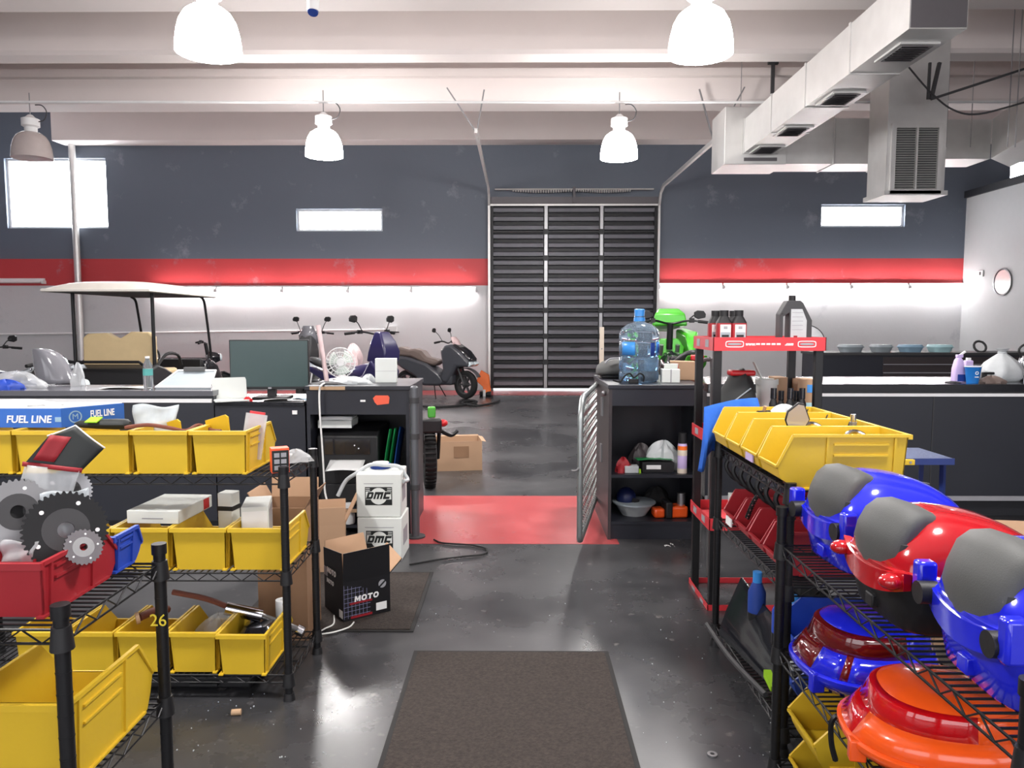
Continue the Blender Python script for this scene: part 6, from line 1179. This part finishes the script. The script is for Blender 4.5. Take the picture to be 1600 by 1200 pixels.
for s in (-1, 1): MB().prism([(.70,.93),(.97,.72),(.90,.66),(.66,.80)], s*.10-.09, s*.10+.09, 'y').build('headlight', 'glass', t, bev=.02)
MB().loft([[(.55+.06*(1-y*y), y*.17, 1.1),(.50+.06*(1-y*y), y*.15, 1.2),(.44+.06*(1-y*y), y*.11, 1.27)] for y in (-1,-.5,0,.5,1)], False, False).build('windscreen', 'pink', t, solid=.006)
MB().tube(curve([(.22,-.36,1.15),(.30,-.2,1.18),(.33,0,1.14),(.30,.2,1.18),(.22,.36,1.15)], 4), .016, 8).build('handlebar', 'black_metal', t)
for s in (-1, 1):
    MB().cyl((.22,s*.37,1.15),(.27,s*.25,1.17), .022, n=10).build('grip', 'rubber', t); mirror_part(t, (.3,s*.2,1.19), (.18,s*.32,1.40))
    MB().tube([(.74,s*.09,.29),(.56,s*.09,.75)], .025, 8).build('fork_leg', 'dark_grey', t)
MB().sheet(lambda u, v: (.74+.34*math.cos(.5+u*2.0), (v-.5)*.17, .29+.34*math.sin(.5+u*2.0)), 12, 4).build('front_fender', 'galv_dark', t, solid=.01)
MB().tube(curve([(-.3,-.2,.28),(-.6,-.23,.32),(-.95,-.24,.42)], 4), .055, 10).build('muffler', 'black_metal', t); MB().ball((-.98,.0,.80), .05, .12, .04).build('tail_light', 'red_part', t); MB().tube([(.05,.1,.25),(.12,.25,.0)], .012).tube([(.05,-.1,.25),(.15,-.22,.0)], .012).build('kickstand', 'black_metal', t)
t = T('orange_fairing', 'orange plastic fairing panel leaning beside the overhead door', 'fairing', (PX(752,15.6), 15.7, 0), R_(-10)); MB().loft([[(-.12,0,.32),(-.02,.02,.55),(.14,.05,.45),(.18,.05,.1),(.05,.0,.06),(.02,0,.2)],[(-.12,.05,.32),(-.02,.08,.55),(.14,.12,.45),(.18,.12,.1),(.05,.08,.06),(.02,.06,.2)]]).build('panel', 'orange', t, bev=.01); MB().cyl((.06,-.03,0),(.06,-.03,.14), .03, n=10).build('white_fitting', 'white_metal', t); MB().box(-.06,.18,.02,.16,0,.1).build('black_bracket', 'black_plastic', t, bev=.02)
t = T('hose_coil', 'dark hose lying on the floor before the overhead door', 'hose', (0,0,0)); MB().tube(curve([PZ(x,y,.03) for x, y in ((650,634),(690,636),(730,632),(745,628),(735,626),(722,630),(745,634),(770,630),(780,626))], 5), .022, 6).build('line', 'rubber', t)
t = T('dirt_bike', 'dark knobbly mini bike behind the steel post', 'motorcycle', (PX(668,6.9), 6.95, 0), R_(100))
add_wheel(t, (.0,0,.27), .27, .12, 'y', 'dark_grey', 8)
m = MB()
for k in range(36): a = 2*PI*k/36; m.obox((.272*math.cos(a),0,.27+.272*math.sin(a)), (.02,.1,.018), (0,-a,0))
stuff(m.build('tread_knobs', 'rubber', t, smooth=0)); MB().tube([(.0,.08,.27),(-.25,.08,.62)], .02).tube([(.0,-.08,.27),(-.25,-.08,.62)], .02).build('fork', 'black_metal', t); MB().box(-.3,-.2,-.1,.1,.55,.68).build('number_plate', 'black_plastic', t, bev=.02); MB().ball((-.12,-.12,.62), .05, .05, .035).build('reflector', 'red_part', t); MB().box(-.2,-.12,-.05,.02,.68,.78).build('green_lever', 'green', t, bev=.01); MB().tube(curve([(-.15,-.1,.55),(-.1,-.2,.5),(-.05,-.26,.53)], 4), .02).build('foot_peg', 'black_metal', t)
# a little litter on the floor
m = MB(); rnd = random.Random(3)
for k in range(130):
    px, py = (rnd.uniform(260,520), rnd.uniform(1040,1195)) if k < 45 else ((rnd.uniform(1000,1230), rnd.uniform(880,1195)) if k < 95 else (rnd.uniform(640,1080), rnd.uniform(850,1010)))
    q = PZ(px, py, .0); s = rnd.uniform(.001,.0042); m.obox((q.x, q.y, s*.4), (s*rnd.uniform(.6,1.8), s, s*.8), (0,0,rnd.uniform(0,3)))
tag(stuff(m.build('floor_litter', 'bag_grey', None, smooth=0)), 'tiny pale scraps scattered on the dark floor', 'litter')
t = T('cork', 'wooden cork lying on the floor under the left shelf', 'cork', PZ(369,1113,.012)); MB().cyl((-.018,0,0),(.018,.004,0), .012, n=12).build('plug', 'wood', t)
t = T('steel_washer', 'steel washer on the floor at the foot of the right unit', 'washer', PZ(1113,1180,.001)); MB().lathe([(.008,0),(.018,0),(.018,.006),(.008,.006),(.008,0)], 20).build('ring', 'steel', t)
